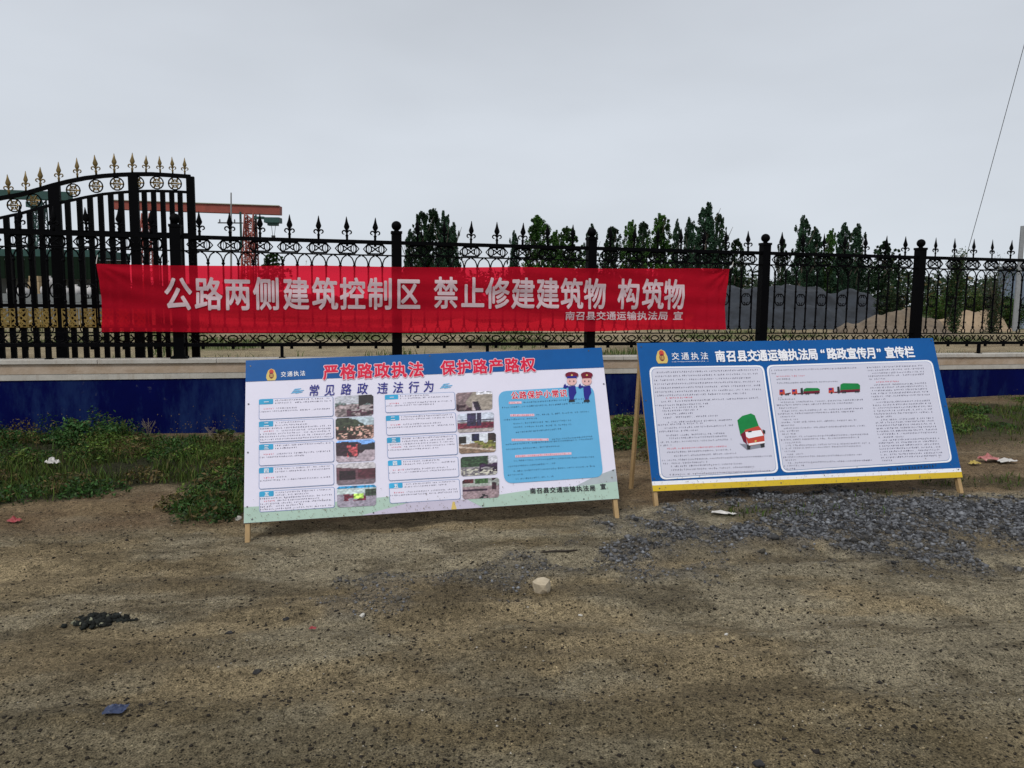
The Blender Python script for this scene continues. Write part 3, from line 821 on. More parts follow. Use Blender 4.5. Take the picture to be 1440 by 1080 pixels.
def greek(fl, u0, v0, ulen, vstep_dir, size, n_seed, lift, fill=1.0, gap=0.12, weight=0.17):
    """one line of print far too small to read: characters as clusters of tiny strokes"""
    rg = random.Random(n_seed)
    x_ = 0.0
    while x_ < ulen - size:
        if rg.random() < gap * 0.35: x_ += size * rg.uniform(0.4, 1.0); continue
        bx_, by_ = u0 + x_, v0 + x_ * vstep_dir
        w_ = size * rg.uniform(.42, .62)
        if rg.random() > 0.06:
            t = size * weight * rg.uniform(.6, 1.15)
            for _ in range(rg.choice((1, 1, 2, 3))):
                yy = by_ + rg.uniform(-.42, .34) * size; l0 = rg.uniform(0, .3) * w_; l1 = rg.uniform(.6, 1) * w_
                fl.poly([(bx_ + l0, yy), (bx_ + l1, yy), (bx_ + l1, yy + t), (bx_ + l0, yy + t)], lift)
            for _ in range(rg.choice((1, 2, 2))):
                xx = bx_ + rg.uniform(.05, .8) * w_; y0, y1 = by_ - rg.uniform(.2, .46) * size, by_ + rg.uniform(.15, .44) * size; sl = rg.uniform(-.15, .15) * size
                fl.poly([(xx, y0), (xx + t, y0), (xx + t + sl, y1), (xx + sl, y1)], lift + 0.0003)
        else:
            t = size * 0.16
            fl.poly([(bx_, by_ - size * .4), (bx_ + t, by_ - size * .4), (bx_ + t, by_ - size * .4 + t), (bx_, by_ - size * .4 + t)], lift)
        x_ += size * rg.uniform(.92, 1.08)

def frame_board(b, stick_l, stick_r, prop):
    W, H = b.wd, b.ht
    b.solid('panel', 0, 0, W, H, 0.0, 0.007, M_PLY)
    fl = b.flat()                                  # the printed sheet, gently bowed over the frame
    nu, nv = 24, 12
    base = len(fl.v)
    for j in range(nv + 1):
        for i in range(nu + 1): fl.v.append(b.fn(W * i / nu, H * j / nv, -0.0012))
    for j in range(nv):
        for i in range(nu):
            a = base + j * (nu + 1) + i; fl.f.append((a, a + 1, a + nu + 2, a + nu + 1))
    sheet = fl
    # timber
    for name, u_, ext in (('stile', 0.02, stick_l), ('stile', W - 0.025, stick_r)):
        b.solid(name, u_ - 0.014, -ext, u_ + 0.014, H - 0.01, -0.034, -0.0005, M_WOOD)
    for v_ in (0.02, H * 0.5, H - 0.04):
        b.solid('crossbar', 0.045, v_ - 0.015, W - 0.05, v_ + 0.02, -0.031, -0.0012, M_WOOD)
    b.solid('stile', W / 2 - 0.02, 0.045, W / 2 + 0.02, H - 0.07, -0.062, -0.032, M_WOOD)
    for u_, back in ((0.0 + prop[0], prop[2]), (W - 0.06 + prop[1], prop[3])):
        tp = b.B + b.a * max(0.03, min(W - 0.03, u_)) + b.u * (H - 0.12) - b.n * 0.05
        bt = Vector((tp.x + (prop[0] if u_ < 1 else prop[1]) * 0.5 + (-0.02 if u_ < 1 else 0.03), tp.y + back, 0)); bt.z = gz(bt.x, bt.y) - 0.03
        q = MB(); q.tube([tp - b.B, (tp + bt) / 2 - b.B + Vector((.004, .003, 0)), bt - b.B], 0.019, 6); obj('prop', q.mesh('prop', M_WOOD), b.th)
    return sheet

def mud(b, n_, seed):
    rg = random.Random(seed); f = b.flat()
    for _ in range(n_):
        u_ = rg.uniform(.01, b.wd - .01); v_ = .006 + abs(rg.gauss(0, .06)); r_ = rg.uniform(.0008, .003) * (1.6 if rg.random() < .08 else 1)
        if v_ > b.ht * .5: continue
        f.poly([(u_ + r_ * math.cos(a) * rg.uniform(.6, 1.2), v_ + r_ * math.sin(a) * rg.uniform(.6, 1.4)) for a in (0, 1, 2, 3, 4, 5)], 0.0092)
    tag(b.part('mud_splash', f, M_MUD), kind='stuff')
M_MUD = mat('dried_mud', (.16, .12, .08), .9)
def nails(b, pts):
    for u_, v_ in pts:
        q = MB(); c0 = Vector(b.fn(u_, v_, 0)); q.tube([c0 - b.n * 0.002, c0 + b.n * 0.0025], 0.0055, 6); obj('nail', q.mesh('nail', M_NAIL), b.th)

def emblem(b, px, py, wpx, hpx):
    cu_, cv_ = b.uv(px, py); w_ = abs(b.uv(px + wpx / 2, py)[0] - cu_); h_ = abs(b.uv(px, py - hpx / 2)[1] - cv_)
    def el(n_, ru, rv, du, dv, m, lift, a0=0, a1=360):
        f = b.flat(); f.poly([(cu_ + du * w_ + ru * w_ * math.cos(R(a0 + (a1 - a0) * k / 20)), cv_ + dv * h_ + rv * h_ * math.sin(R(a0 + (a1 - a0) * k / 20))) for k in range(20)], lift)
        return b.part(n_, f, m)
    f = b.flat(); f.poly([(cu_ + w_ * a, cv_ + h_ * c_) for a, c_ in ((-.75, -.95), (.75, -.95), (1, -.5), (.95, 0), (.6, .75), (0, 1.0), (-.6, .75), (-.95, 0), (-1, -.5))], 0.0022)
    b.part('emblem', f, P_GOLD)
    el('emblem_cap', .42, .42, 0, .45, P_TRED, 0.0034); el('emblem_shield', .42, .48, 0, -.15, P_DRED, 0.0046)
    f = b.flat()
    for dx in (-.2, .02, .2): f.poly([(cu_ + w_ * (dx - .05), cv_ - h_ * .45), (cu_ + w_ * (dx + .05), cv_ - h_ * .45), (cu_ + w_ * (dx + .05), cv_ + h_ * .1), (cu_ + w_ * (dx - .05), cv_ + h_ * .1)], 0.0058)
    b.part('emblem_mark', f, P_GOLD)

def line_text(b, name, chars, m, bold, lift=0.003, shear=0.0, halo=None, hb=0.06):
    """chars: (char, px, py, width px, height px)"""
    for ch_, px, py, wp, hp in chars:
        fl = b.flat(); fh = b.flat()
        u_, v_ = b.uv(px, py); w_ = 2 * abs(b.uv(px + wp / 2, py)[0] - u_); h_ = 2 * abs(b.uv(px, py - hp / 2)[1] - v_)
        if halo: fh.text(ch_, u_, v_, w_, h_, lift, hb, shear); fl.text(ch_, u_, v_, w_, h_, lift + 0.0015, bold, shear)
        else: fl.text(ch_, u_, v_, w_, h_, lift, bold, shear)
        o = b.part(name, fl, m)
        if halo: obj(name + '_outline', fh.mesh(name + '_outline', halo), b.th)

# ---------------- left board
BL = Board((-1.652, 4.639, -1.391, 0.135, 0.386, 0.040), 1.058, 2.4, 'white propped notice board with small photos and blue heading, left of the two boards')
sheet = frame_board(BL, 0.145, 0.145, (0.03, -0.03, 0.22, 0.22)); BL.part('printed_sheet', sheet, P_WHITE)
W, H = BL.wd, BL.ht
fl = BL.flat(); hb_ = BL.uv(345, 537.5)[1]
for i in range(12): fl.poly([(W * i / 12, hb_), (W * (i + 1) / 12, hb_), (W * (i + 1) / 12, H), (W * i / 12, H)], 0.0008)
BL.part('blue_header', fl, P_BLUE)
emblem(BL, 382, 527.5, 14.5, 17)
line_text(BL, 'agency_character', [(c_, 399 + i * 9.0, 527 - i * .5, 7.8, 7.8) for i, c_ in enumerate('交通执法')], P_PURE, 0.012)
t1 = [(c_, 465.5 + i * 23.9, 524 - i * 0.75, 22, 22) for i, c_ in enumerate('严格路政执法')]
t2 = [(c_, 630 + i * 22.4, 517.8 - i * 0.85, 21, 21) for i, c_ in enumerate('保护路产路权')]
line_text(BL, 'heading_character', t1 + t2, P_RED, 0.030, halo=P_PINK, hb=0.075)
sub = [(c_, px, py, 15.5, 17) for c_, px, py in (('常', 442, 549.5), ('见', 464, 549), ('路', 487, 548), ('政', 510, 547), ('违', 538, 546.3), ('法', 560, 545.5), ('行', 582, 544.7), ('为', 603, 544))]
line_text(BL, 'subheading_character', sub, P_NAVY, 0.012, shear=0.12)
for cx, cy in ((417, 551), (626, 544)):                 # little cyan flourish
    fl = BL.flat()
    for k in range(5):
        a, c_ = BL.uv(cx - 8 + 2 * k, cy + 3 - k % 3 * 2.4)
        fl.poly([(a, c_), (a + 0.045, c_ + 0.006), (a + 0.05, c_ + 0.011), (a + 0.01, c_ + 0.009)], 0.001 + k * 0.0003)
    BL.part('flourish', fl, P_SKY)
# landscape print along the bottom
def band_poly(b, name, px_pts, m, lift):
    f = b.flat(); f.poly(b.quadpx(px_pts), lift); b.part(name, f, m)
hill = [(W * 0.62, 0.03), (W * .72, .05), (W * .8, .06), (W * .88, .10), (W * .94, .16), (W - .002, .2), (W - .002, .03)]
f = BL.flat(); f.poly(hill, 0.0002); BL.part('hill_print', f, P_HILL)
f = BL.flat(); f.poly([(0.001, 0.001), (W * .30, .001), (W * .40, .05), (W * .46, .09), (W * .42, .13), (W * .38, .11), (W * .2, .095), (0.001, .10)], 0.0005); BL.part('meadow_print', f, P_GREEN)
f = BL.flat(); f.poly([(W * .62, .001), (W - .001, .001), (W - .001, .115), (W * .9, .10), (W * .78, .10), (W * .66, .075), (W * .58, .06)][::1], 0.0009); BL.part('meadow_print', f, P_GREEN)
f = BL.flat(); f.poly([(W * .30, .001), (W * .62, .001), (W * .58, .055), (W * .48, .09), (W * .40, .05)], 0.0012); BL.part('road_print', f, P_LILAC)
f = BL.flat(); f.poly([(W * .535, .001), (W * .55, .001), (W * .545, .05), (W * .54, .05)], 0.0016); BL.part('lane_mark_print', f, P_GOLD)

boxes = [(364.5, 561.5, 469, 591), (364.5, 592.5, 469.5, 623), (364.5, 624.5, 470, 655.5), (364.5, 657, 470, 688), (365, 690, 471, 720),
         (541.5, 555.5, 640, 581.5), (543, 584.5, 641.5, 613), (544.5, 615, 643, 645), (546, 647, 645, 676.5), (547.5, 678.5, 647, 708)]
nums = '一二三四五六七八九十'
fo, fi, ft, fr, ftag = BL.flat(), BL.flat(), BL.flat(), BL.flat(), BL.flat()
tagch = []
for k, (x0, y0, x1, y1) in enumerate(boxes):
    tl, tr, br, bl = BL.uv(x0, y0), BL.uv(x1, y0 - 3.6), BL.uv(x1, y1 - 5), BL.uv(x0, y1)
    u0, u1 = (tl[0] + bl[0]) / 2, (tr[0] + br[0]) / 2; v1, v0 = (tl[1] + tr[1]) / 2, (bl[1] + br[1]) / 2
    fo, fi, ftag = BL.flat(), BL.flat(), BL.flat()
    fo.poly(rounded(u0, v0, u1, v1, 0.014), 0.0020)
    fi.poly(rounded(u0 + .0035, v0 + .0035, u1 - .0035, v1 - .0035, 0.012), 0.0030)
    tw, th_ = (u1 - u0) * 0.19, (v1 - v0) * 0.24
    ftag.poly(rounded(u0, v1 - th_ - .004, u0 + tw, v1 - .002, 0.006, 3), 0.0040)
    BL.part('text_box_outline', fo, P_BOX); BL.part('text_box', fi, P_WHITE); BL.part('case_tag', ftag, P_CYAN)
    tagch.append((nums[k % 5], u0 + tw * .52, v1 - th_ * .55 - .003, th_ * .95))
    sz_ = 0.0108; rows = 5 if k in (1, 4, 8) else 4
    for r_ in range(7):
        vv = v1 - 0.014 - r_ * (v1 - v0) * 0.128
        if vv < v0 + 0.012: break
        ind = tw + 0.012 if r_ < 2 else (0.03 if r_ == 3 else 0.006)
        if r_ == 2 and k % 3 != 1: continue
        ln = (u1 - u0 - ind - 0.012) * (1 if random.random() < .6 else random.uniform(.3, .9))
        if r_ >= 5 and k not in (1, 4): break
        if r_ == 3:
            greek(fr, u0 + ind, vv, 0.075, 0, sz_, k * 31 + r_, 0.0042); greek(ft, u0 + ind + .08, vv, max(0.05, ln - .08), 0, sz_, k * 31 + r_ + 7, 0.0042)
        else: greek(ft, u0 + ind, vv, ln, 0, sz_, k * 31 + r_, 0.0042)
tag(BL.part('small_print', ft, P_TEXT), kind='stuff'); tag(BL.part('red_small_print', fr, P_RED), kind='stuff')
for ch_, u_, v_, s_ in tagch:
    f = BL.flat(); f.text(ch_, u_, v_, s_, s_, 0.0055, 0.03); BL.part('case_number', f, P_PURE)

# ten small printed photos, painted on a grid of coloured facets
def photo(b, k, c4):
    tl, tr, br, bl = [b.uv(*p) for p in c4]
    nu, nv = 48, 30
    S, T = np.meshgrid(np.linspace(0, 1, nu + 1), np.linspace(0, 1, nv + 1))
    s_, t_ = S.ravel(), T.ravel()                   # t 0 bottom .. 1 top
    U = (bl[0] * (1 - s_) + br[0] * s_) * (1 - t_) + (tl[0] * (1 - s_) + tr[0] * s_) * t_
    V_ = (bl[1] * (1 - s_) + br[1] * s_) * (1 - t_) + (tl[1] * (1 - s_) + tr[1] * s_) * t_
    n1 = vnoise(s_, t_, 0.12, 100 + k); n2 = vnoise(s_, t_, 0.045, 200 + k); n3 = vnoise(s_, t_ * 2, 0.25, 300 + k)
    C = np.zeros((len(s_), 3)); A = lambda *q: np.array(q)
    def put(mask, col, nn=0.5):
        mk = np.clip(mask, 0, 1)[:, None]; C[:] = C * (1 - mk) + (A(*col)[None] * (1 - nn + 2 * nn * n2[:, None])) * mk
    st = lambda a, x_: (x_ > a).astype(float)
    if k == 0:
        put(st(-1, t_), (.38, .33, .34)); put(st(.45 + .2 * n1, t_), (.30, .36, .36)); put(st(.72, t_ + .15 * n1), (.55, .56, .60), .1)
        put(st(.62, s_) * st(.62, t_ + .2 * n1), (.05, .03, .035)); put(st(.5, n1 + n3 * .6 - .2) * st(-.45, -t_) * st(.3, t_ * 0 + s_), (.14, .06, .10)); put(st(.42, s_) * st(.25, t_) * st(-.5, -t_) * st(.4, n3), (.50, .46, .47), .1)
    elif k == 1:
        put(st(-1, t_), (.28, .20, .17)); put(st(.62, t_ - .0), (.55, .62, .66), .1); put(st(.0, .75 - s_ * .8 + .25 * n1 - t_ * .55) * st(.15, t_), (.10, .12, .08)); put(st(.6, n2) * st(-.6, -t_), (.55, .40, .36)); put(st(.63, n1) * st(-.5, -t_), (.10, .03, .03))
    elif k == 2:
        put(st(-1, t_), (.52, .46, .50), .1); put(st(.75, t_), (.35, .55, .85), .1); put(st(0, .95 - s_ * 1.3 + .2 * n1 - abs(t_ - .55)) * st(.3, t_ + s_ * .2) * st(-.85 - .1 * n1, -t_), (.10, .05, .08)); put(st(.6, s_) * st(.5, t_) * st(-.85 + .1 * n1, -t_), (.07, .07, .09)); put(st(-.14, -abs(s_ - .42)) * st(-.28, -abs(t_ - .5)) * st(.42, n1), (.55, .18, .20))
    elif k == 3:
        put(st(-1, t_), (.26, .15, .18), .15); put(st(.82 - .15 * s_, t_), (.62, .60, .62), .1); put(st(-.20, -abs(s_ - .28)) * st(-.24, -abs(t_ - .42)), (.07, .03, .05)); put(st(.55, s_) * st(-.72, -t_) * st(.28, t_), (.20, .08, .11), .2); put(st(-.22, -t_), (.32, .27, .30), .1)
    elif k == 4:
        put(st(-1, t_), (.45, .42, .48), .1); put(st(.6, t_), (.60, .66, .66), .1); put(st(.88, t_), (.08, .40, .60)); put(st(-.18, -abs(t_ - .45)) * st(.15, s_) * st(-.75, -s_) * st(.35, n1), (.25, .05, .10)); put(st(-.13, -abs(s_ - .55)) * st(-.13, -abs(t_ - .5)), (.50, .65, .22)); put(st(.72, s_) * st(-.16, -abs(t_ - .65)), (.12, .16, .12))
    elif k == 5:
        put(st(-1, t_), (.36, .29, .30), .2); put(st(.0, (.55 - abs(s_ - .7)) - .3 + (.5 - abs(t_ - .45)) * .4), (.46, .42, .38), .08); put(st(.45, s_) * st(-.62, -s_) * st(-.5, -t_), (.60, .55, .58), .1); put(st(-.08, -abs(s_ - .62 + t_ * .2)) * st(-.5, -t_), (.08, .05, .10)); put(st(-.42, -s_) * st(-.4, -t_) * st(.3, n1), (.10, .04, .07)); put(st(.55, s_) * st(.85, t_), (.7, .7, .74))
    elif k == 6:
        put(st(-1, t_), (.32, .30, .30)); put(st(.55, t_), (.62, .65, .72), .08); put(st(-.15, -abs(t_ - .35)), (.28, .06, .12)); put(st(-.13, -abs(s_ - .38)) * st(.3, t_), (.10, .08, .16)); put(st(-.06, -abs(s_ - .6)) * st(.3, t_), (.10, .08, .16)); put(st(-.03, -abs(t_ - .62)), (.14, .12, .2)); put(st(-.15, -t_), (.5, .46, .45), .1)
    elif k == 7:
        put(st(-1, t_), (.36, .28, .22), .15); put(st(.55, t_ + .1 * n1), (.70, .72, .76), .05); put(st(-.2, -s_) * st(.5, t_) * st(-.9, -t_), (.07, .06, .05)); put(st(-.1, -abs(s_ - .45)) * st(.6, t_), (.05, .05, .12)); put(st(.78, s_) * st(.55, t_), (.10, .06, .06)); put(st(.3, s_) * st(-.22, -abs(t_ - .38)) * st(.4, n1), (.30, .30, .12)); put(st(-.04, -abs(t_ - .35 + .25 * s_)), (.62, .55, .5), .1)
    elif k == 8:
        put(st(-1, t_), (.38, .36, .38)); put(st(.45, t_) * st(-.75, -s_), (.10, .16, .10), .5); put(st(.75, s_) * st(.6, t_), (.62, .62, .66), .1); put(st(.5, s_) * st(-.25, -abs(t_ - .38)) * st(.4, n1), (.10, .05, .12)); put(st(.6, n2) * st(-.35, -t_), (.48, .47, .42))
    else:
        put(st(-1, t_), (.44, .36, .38), .12); put(st(.6, t_), (.46, .48, .46), .2); put(st(.78, t_) * st(-.3, -s_), (.18, .06, .07)); put(st(.35, s_) * st(-.7, -s_) * st(.75, t_), (.14, .24, .12)); put(st(-.05, -abs(t_ - .42)) * st(-.68, -s_), (.10, .05, .10)); put(st(.8, s_) * st(.4, t_) * st(.35, n1), (.12, .05, .08)); put(st(-.12, -abs(t_ - .1)) * st(.45, s_) * st(-.7, -s_) * st(.6, n2), (.03, .03, .04))
    C[:] = np.clip(C, 0, 1) ** 1.7 * 1.25 * (.75 + .5 * n2[:, None]) * (.8 + .4 * n1[:, None])
    idx_ = np.arange((nu + 1) * (nv + 1)).reshape(nv + 1, nu + 1)
    # rounded corners: drop the corner facets
    Fq = []
    for j in range(nv):
        for i in range(nu):
            a, c_ = min(i, nu - 1 - i), min(j, nv - 1 - j)
            if (a < 4 and c_ < 4) and (4 - a) ** 2 + (4 - c_) ** 2 > 20: continue
            Fq.append((idx_[j, i], idx_[j, i + 1], idx_[j + 1, i + 1], idx_[j + 1, i]))
    P = np.array([b.fn(u_, v_, 0.003) for u_, v_ in zip(U, V_)])
    obj('printed_photo', fast_mesh('printed_photo', P, np.array(Fq), M_PHOTO, C), b.th)
ph = [(471, 557.5, 525, 586.5), (472, 588, 525.5, 618.5), (472.5, 620, 527, 650), (473, 652, 528, 682), (474, 684, 529, 713.5),
      (641, 552.5, 692, 578.5), (643, 582, 694, 608.5), (645, 611, 697, 638), (647.5, 642.5, 699, 669.5), (650, 674, 701.5, 702)]
for k, (x0, y0, x1, y1) in enumerate(ph):
    photo(BL, k, [(x0, y0 + .8), (x1, y0 - 2.2), (x1, y1 - 2.2), (x0 + .6, y1 + .6)])

bq = BL.quadpx([(700, 551), (834, 543), (848, 671), (709, 680.5)])
f = BL.flat(); f.poly(rquad(bq, 0.06), 0.0022); BL.part('blue_text_panel', f, P_SKY)
line_text(BL, 'panel_heading_character', [(c_, 723.6 + i * 11.35, 556.8 - i * .55, 10.6, 11) for i, c_ in enumerate('公路保护小常识')], P_RED, 0.025, 0.0036, halo=P_PURE, hb=0.075)
ft, frr, frw = BL.flat(), BL.flat(), BL.flat()
def gl(b, fl_, x0, y0, x1, y1, seed, size, lift, weight=0.17, gap=.12):
    a, c_ = b.uv(x0, y0), b.uv(x1, y1); greek(fl_, a[0], a[1], c_[0] - a[0], (c_[1] - a[1]) / max(1e-4, c_[0] - a[0]), size, seed, lift, gap=gap, weight=weight)
panel_lines = [(736, 566.5, 826, 561, 716), (706, 574, 828, 566.5, 0), (754, 584, 829, 579, 718), (708, 591, 756, 588.5, 0), (722, 596.5, 808, 591, 0), (722, 601.5, 806, 597, 0), (725, 608.5, 790, 603.5, 0),
               (774, 618.5, 834, 614, 720), (711, 625.5, 836, 617.5, 0), (712, 632.5, 788, 627.5, 0), (722, 648.5, 838, 642.5, 725), (714, 656.5, 784, 651.5, 0), (722, 663, 838, 655.5, 0), (714, 668.5, 738, 667, 0), (725, 674, 780, 670, 0)]
for i, (x0, y0, x1, y1, rd) in enumerate(panel_lines):
    if i == 10:
        gl(BL, frr, 725, 642.2, 803, 638, 905, 0.0135, 0.0052, 0.12); a, c_ = BL.uv(725, 642.2), BL.uv(803, 638)
        frw = BL.flat(); frw.poly([(a[0] - .004, a[1] - .008), (c_[0], c_[1] - .008), (c_[0], c_[1] + .008), (a[0] - .004, a[1] + .008)], 0.004); BL.part('panel_subheading_ground', frw, P_PINK)
    elif rd:
        gl(BL, frr, rd, y0 + .7, x0 - 2, y0 + .1, 900 + i, 0.0135, 0.0052, 0.12); a, c_ = BL.uv(rd, y0 + .7), BL.uv(x0 - 3, y0 + .1)
        frw = BL.flat(); frw.poly([(a[0] - .004, a[1] - .008), (c_[0], c_[1] - .008), (c_[0], c_[1] + .008), (a[0] - .004, a[1] + .008)], 0.004); BL.part('panel_subheading_ground', frw, P_PINK)
    gl(BL, ft, x0, y0, x1, y1, 700 + i, 0.0125, 0.0036)
tag(BL.part('panel_small_print', ft, printm('print_deep_blue', (0.012, 0.035, 0.08))), kind='stuff'); tag(BL.part('panel_subheading', frr, P_RED), kind='stuff')
line_text(BL, 'issuer_character', [(c_, 749 + i * 9.3, 690.5 - i * .42, 8.6, 8.6) for i, c_ in enumerate('南召县交通运输执法局')] + [('宣', 847.5, 684.5, 8.6, 8.6)], P_BLACK, 0.025)

def officer(b, px, py, woman):
    """flat print of a saluting officer, about 38 px tall"""
    def P_(name, pts, m, lift):
        f = b.flat(); f.poly([b.uv(px + x_, py + y_) for x_, y_ in pts], lift); b.part(name, f, m)
    el = lambda cx, cy, rx, ry, n=12: [(cx + rx * math.cos(2 * math.pi * i / n), cy + ry * math.sin(2 * math.pi * i / n)) for i in range(n)]
    P_('officer_uniform', [(-5, 3), (5, 2), (6.5, 12), (3.5, 17), (2.5, 22), (-2.5, 22.5), (-4, 16)], P_NAVY, 0.0052)
    P_('officer_arm', [(-5, 4), (-9, 6), (-12, 5), (-11, 1), (-9, -1), (-8, 2), (-5, 2)], P_NAVY, 0.0058)
    P_('officer_face', el(0, -4.5, 7, 6), P_FACE, 0.0058)
    P_('officer_cap', el(0, -13, 9.5 if not woman else 8.5, 4.4), P_DRED, 0.0066)
    P_('officer_cap_band', [(-6.5, -11), (6.5, -11.5), (7, -8.5), (-7, -8)], P_DRED if woman else P_NAVY, 0.0072)
    P_('officer_cap_badge', el(0, -12.5, 1.4, 1.2, 8), P_GOLD, 0.0080)
    for sx_ in (-1, 1): P_('officer_eye', el(sx_ * 2.8, -4, .8, 1.3, 8), P_BLACK, 0.0066)
    P_('officer_shoes', [(-3.5, 22), (3.5, 21.5), (4.5, 24.5), (-4.5, 25)], P_BLACK, 0.0058)
officer(BL, 803.5, 541, False); officer(BL, 824.5, 541, True)
mud(BL, 420, 5)
nails(BL, [(0.03, H - .04), (0.02, H * .72), (0.02, H * .42), (0.02, .10), (0.05, .02), (W * .33, .012), (W * .62, .012), (W * .9, .012), (W - .02, H * .18), (W - .015, H * .75), (W * .5, H - .015), (W * .96, H - .02)])

# ---------------- right board
BR = Board((0.997, 5.291, -1.325, 0.137, 0.376, 0.021), 1.098, 2.4, 'blue bordered propped notice board with trucks and dense text, right of the two boards')
sheet = frame_board(BR, 0.155, 0.115, (-0.03, 0.0, 0.06, 0.10)); BR.part('printed_sheet', sheet, P_BLUE)
W, H = BR.wd, BR.ht
def strip(px_y, lift, m, name, v0, v1):
    f = BR.flat()
    for i in range(12): f.poly([(W * i / 12, v0), (W * (i + 1) / 12, v0), (W * (i + 1) / 12, v1), (W * i / 12, v1)], lift)
    BR.part(name, f, m)
strip(0, 0.0008, P_YEL, 'yellow_strip', 0.001, 0.043); strip(0, 0.0010, P_PURE, 'white_strip', 0.043, 0.071)
emblem(BR, 930, 502, 16.5, 20)
line_text(BR, 'agency_character', [(c_, 949 + i * 13.6, 501.5 - i * .15, 11, 11) for i, c_ in enumerate('交通执法')], P_PURE, 0.01)
ft = BR.flat(); gl(BR, ft, 944, 509.5, 996, 508.5, 77, 0.010, 0.003, 0.2, .02); tag(BR.part('agency_small_print', ft, P_PURE), kind='stuff')
tt = [('南', 1012, 501.5), ('召', 1027.5, 501.3), ('县', 1042.5, 501), ('交', 1057, 500.7), ('通', 1071, 500.4), ('运', 1085.6, 500), ('输', 1100, 499.7), ('执', 1114, 499.3), ('法', 1128.5, 499), ('局', 1142, 498.6),
      ('“', 1156, 498.0), ('路', 1168.5, 498), ('政', 1182.5, 497.8), ('宣', 1196.8, 497.5), ('传', 1210.5, 497.2), ('月', 1224, 497), ('”', 1235, 496.8), ('宣', 1250, 496.4), ('传', 1263.5, 496), ('栏', 1277.5, 495.6)]
line_text(BR, 'heading_character', [(c_, x_, y_, 14.3, 16.5) for c_, x_, y_ in tt], P_PURE, 0.035)
pan = [[(912, 516.5), (1073, 514), (1094.5, 665), (927.5, 675)], [(1076.5, 514), (1309.5, 506.5), (1338.5, 650), (1098.5, 665)]]
for c4 in pan:
    q = BR.quadpx(c4)
    f = BR.flat(); f.poly(rquad(q, 0.05), 0.0012); BR.part('text_panel', f, P_PURE)
    cen = Vector((sum(p[0] for p in q) / 4, sum(p[1] for p in q) / 4))
    q2 = [(p[0] + (0.014 if p[0] < cen.x else -0.014), p[1] + (0.012 if p[1] < cen.y else -0.012)) for p in q]; q3 = [(p[0] + (0.0035 if p[0] < cen.x else -0.0035), p[1] + (0.0035 if p[1] < cen.y else -0.0035)) for p in q2]
    f = BR.flat(); f.poly(rquad(q2, 0.045), 0.0020); BR.part('panel_border_line', f, P_BOX)
    f = BR.flat(); f.poly(rquad(q3, 0.043), 0.0028); BR.part('panel_ground', f, P_PANELG)
ft, fr = BR.flat(), BR.flat()
S = 0.0138
def ml(x0, y0, x1, sl, seed, red_=False): gl(BR, fr if red_ else ft, x0, y0, x1, y0 - (x1 - x0) * sl, seed, S, 0.004, 0.17, .1)
L1 = [(923, 524.5, 1066, 0), (921, 530, 1067, 0), (919, 535.5, 1056, 0), (920, 541, 1069, 0), (920, 546.5, 1070, 0), (920.5, 552, 1070, 0), (921, 557, 1052, 0), (936, 558.8 + 1.5, 974, 1), (929, 565.5, 1072, 0),
      (921, 571, 997, 0), (932, 574.5, 992, 0), (931, 578.5, 982, 0), (933, 583, 976, 0), (932, 588, 1010, 0), (936, 594.5, 1030, 0), (924, 598, 990, 0), (934, 602.5, 1032, 0), (926, 607.5, 982, 0), (936, 613, 1021, 0),
      (939, 617, 1023, 0), (928, 622.5, 1031, 0), (928, 627, 946, 0), (937, 631.5, 1022, 1), (937, 636.5, 1029, 0), (947, 641.5, 1038, 0), (930, 648, 1085, 0), (930, 652.5, 995, 0), (940, 656.5, 1044, 0), (943, 661.5, 1062, 0), (941, 668, 1085, 0)]
for i, (x0, y0, x1, rd) in enumerate(L1): ml(x0, y0, x1, 0.028 if i < 8 else 0.042, 1000 + i, rd)
L2 = [(1083, 521.5, 1204, 0), (1084, 526, 1092, 0), (1091, 530, 1134, 1), (1091, 534, 1112, 0), (1092, 539.5, 1178, 0)]
for k in range(25):
    y_ = 562.5 + k * 4.05; xs = 1090 + (y_ - 560) * 0.12
    L2.append((xs + (6 if k % 3 == 1 else (0 if k % 3 else 3)), y_, (1119 if k % 3 == 0 else (1212 + (y_ - 560) * .16 if k % 3 == 1 else 1200 + (y_ - 560) * .16)) if k % 4 != 3 else xs + 30, 0))
for i, (x0, y0, x1, rd) in enumerate(L2): ml(x0, y0, x1, 0.03 if i < 5 else 0.036 , 1100 + i, rd)
yy = 517.5
for k in range(33):
    xs = 1218 + (yy - 517) * 0.155; xe = 1298 + (yy - 517) * 0.215; rd = 1 if k == 5 else 0
    if k == 5: x0_, x1_ = xs + 10, xs + 45
    elif k in (4, 11, 17, 24, 32): x0_, x1_ = xs + 1, xs + random.uniform(15, 45)
    elif k in (2, 6, 12, 18, 25): x0_, x1_ = xs + 6, xe
    else: x0_, x1_ = xs, xe
    ml(x0_, yy + .0, x1_, 0.038, 1200 + k, rd); yy += 4.08
tag(BR.part('small_print', ft, P_TEXT), kind='stuff'); tag(BR.part('red_small_print', fr, P_RED), kind='stuff')
f = BR.flat(); gl(BR, f, 1247, 660.5, 1318, 654.8, 55, 0.024, 0.003, 0.16, .02); tag(BR.part('footer_print', f, P_BLACK), kind='stuff')

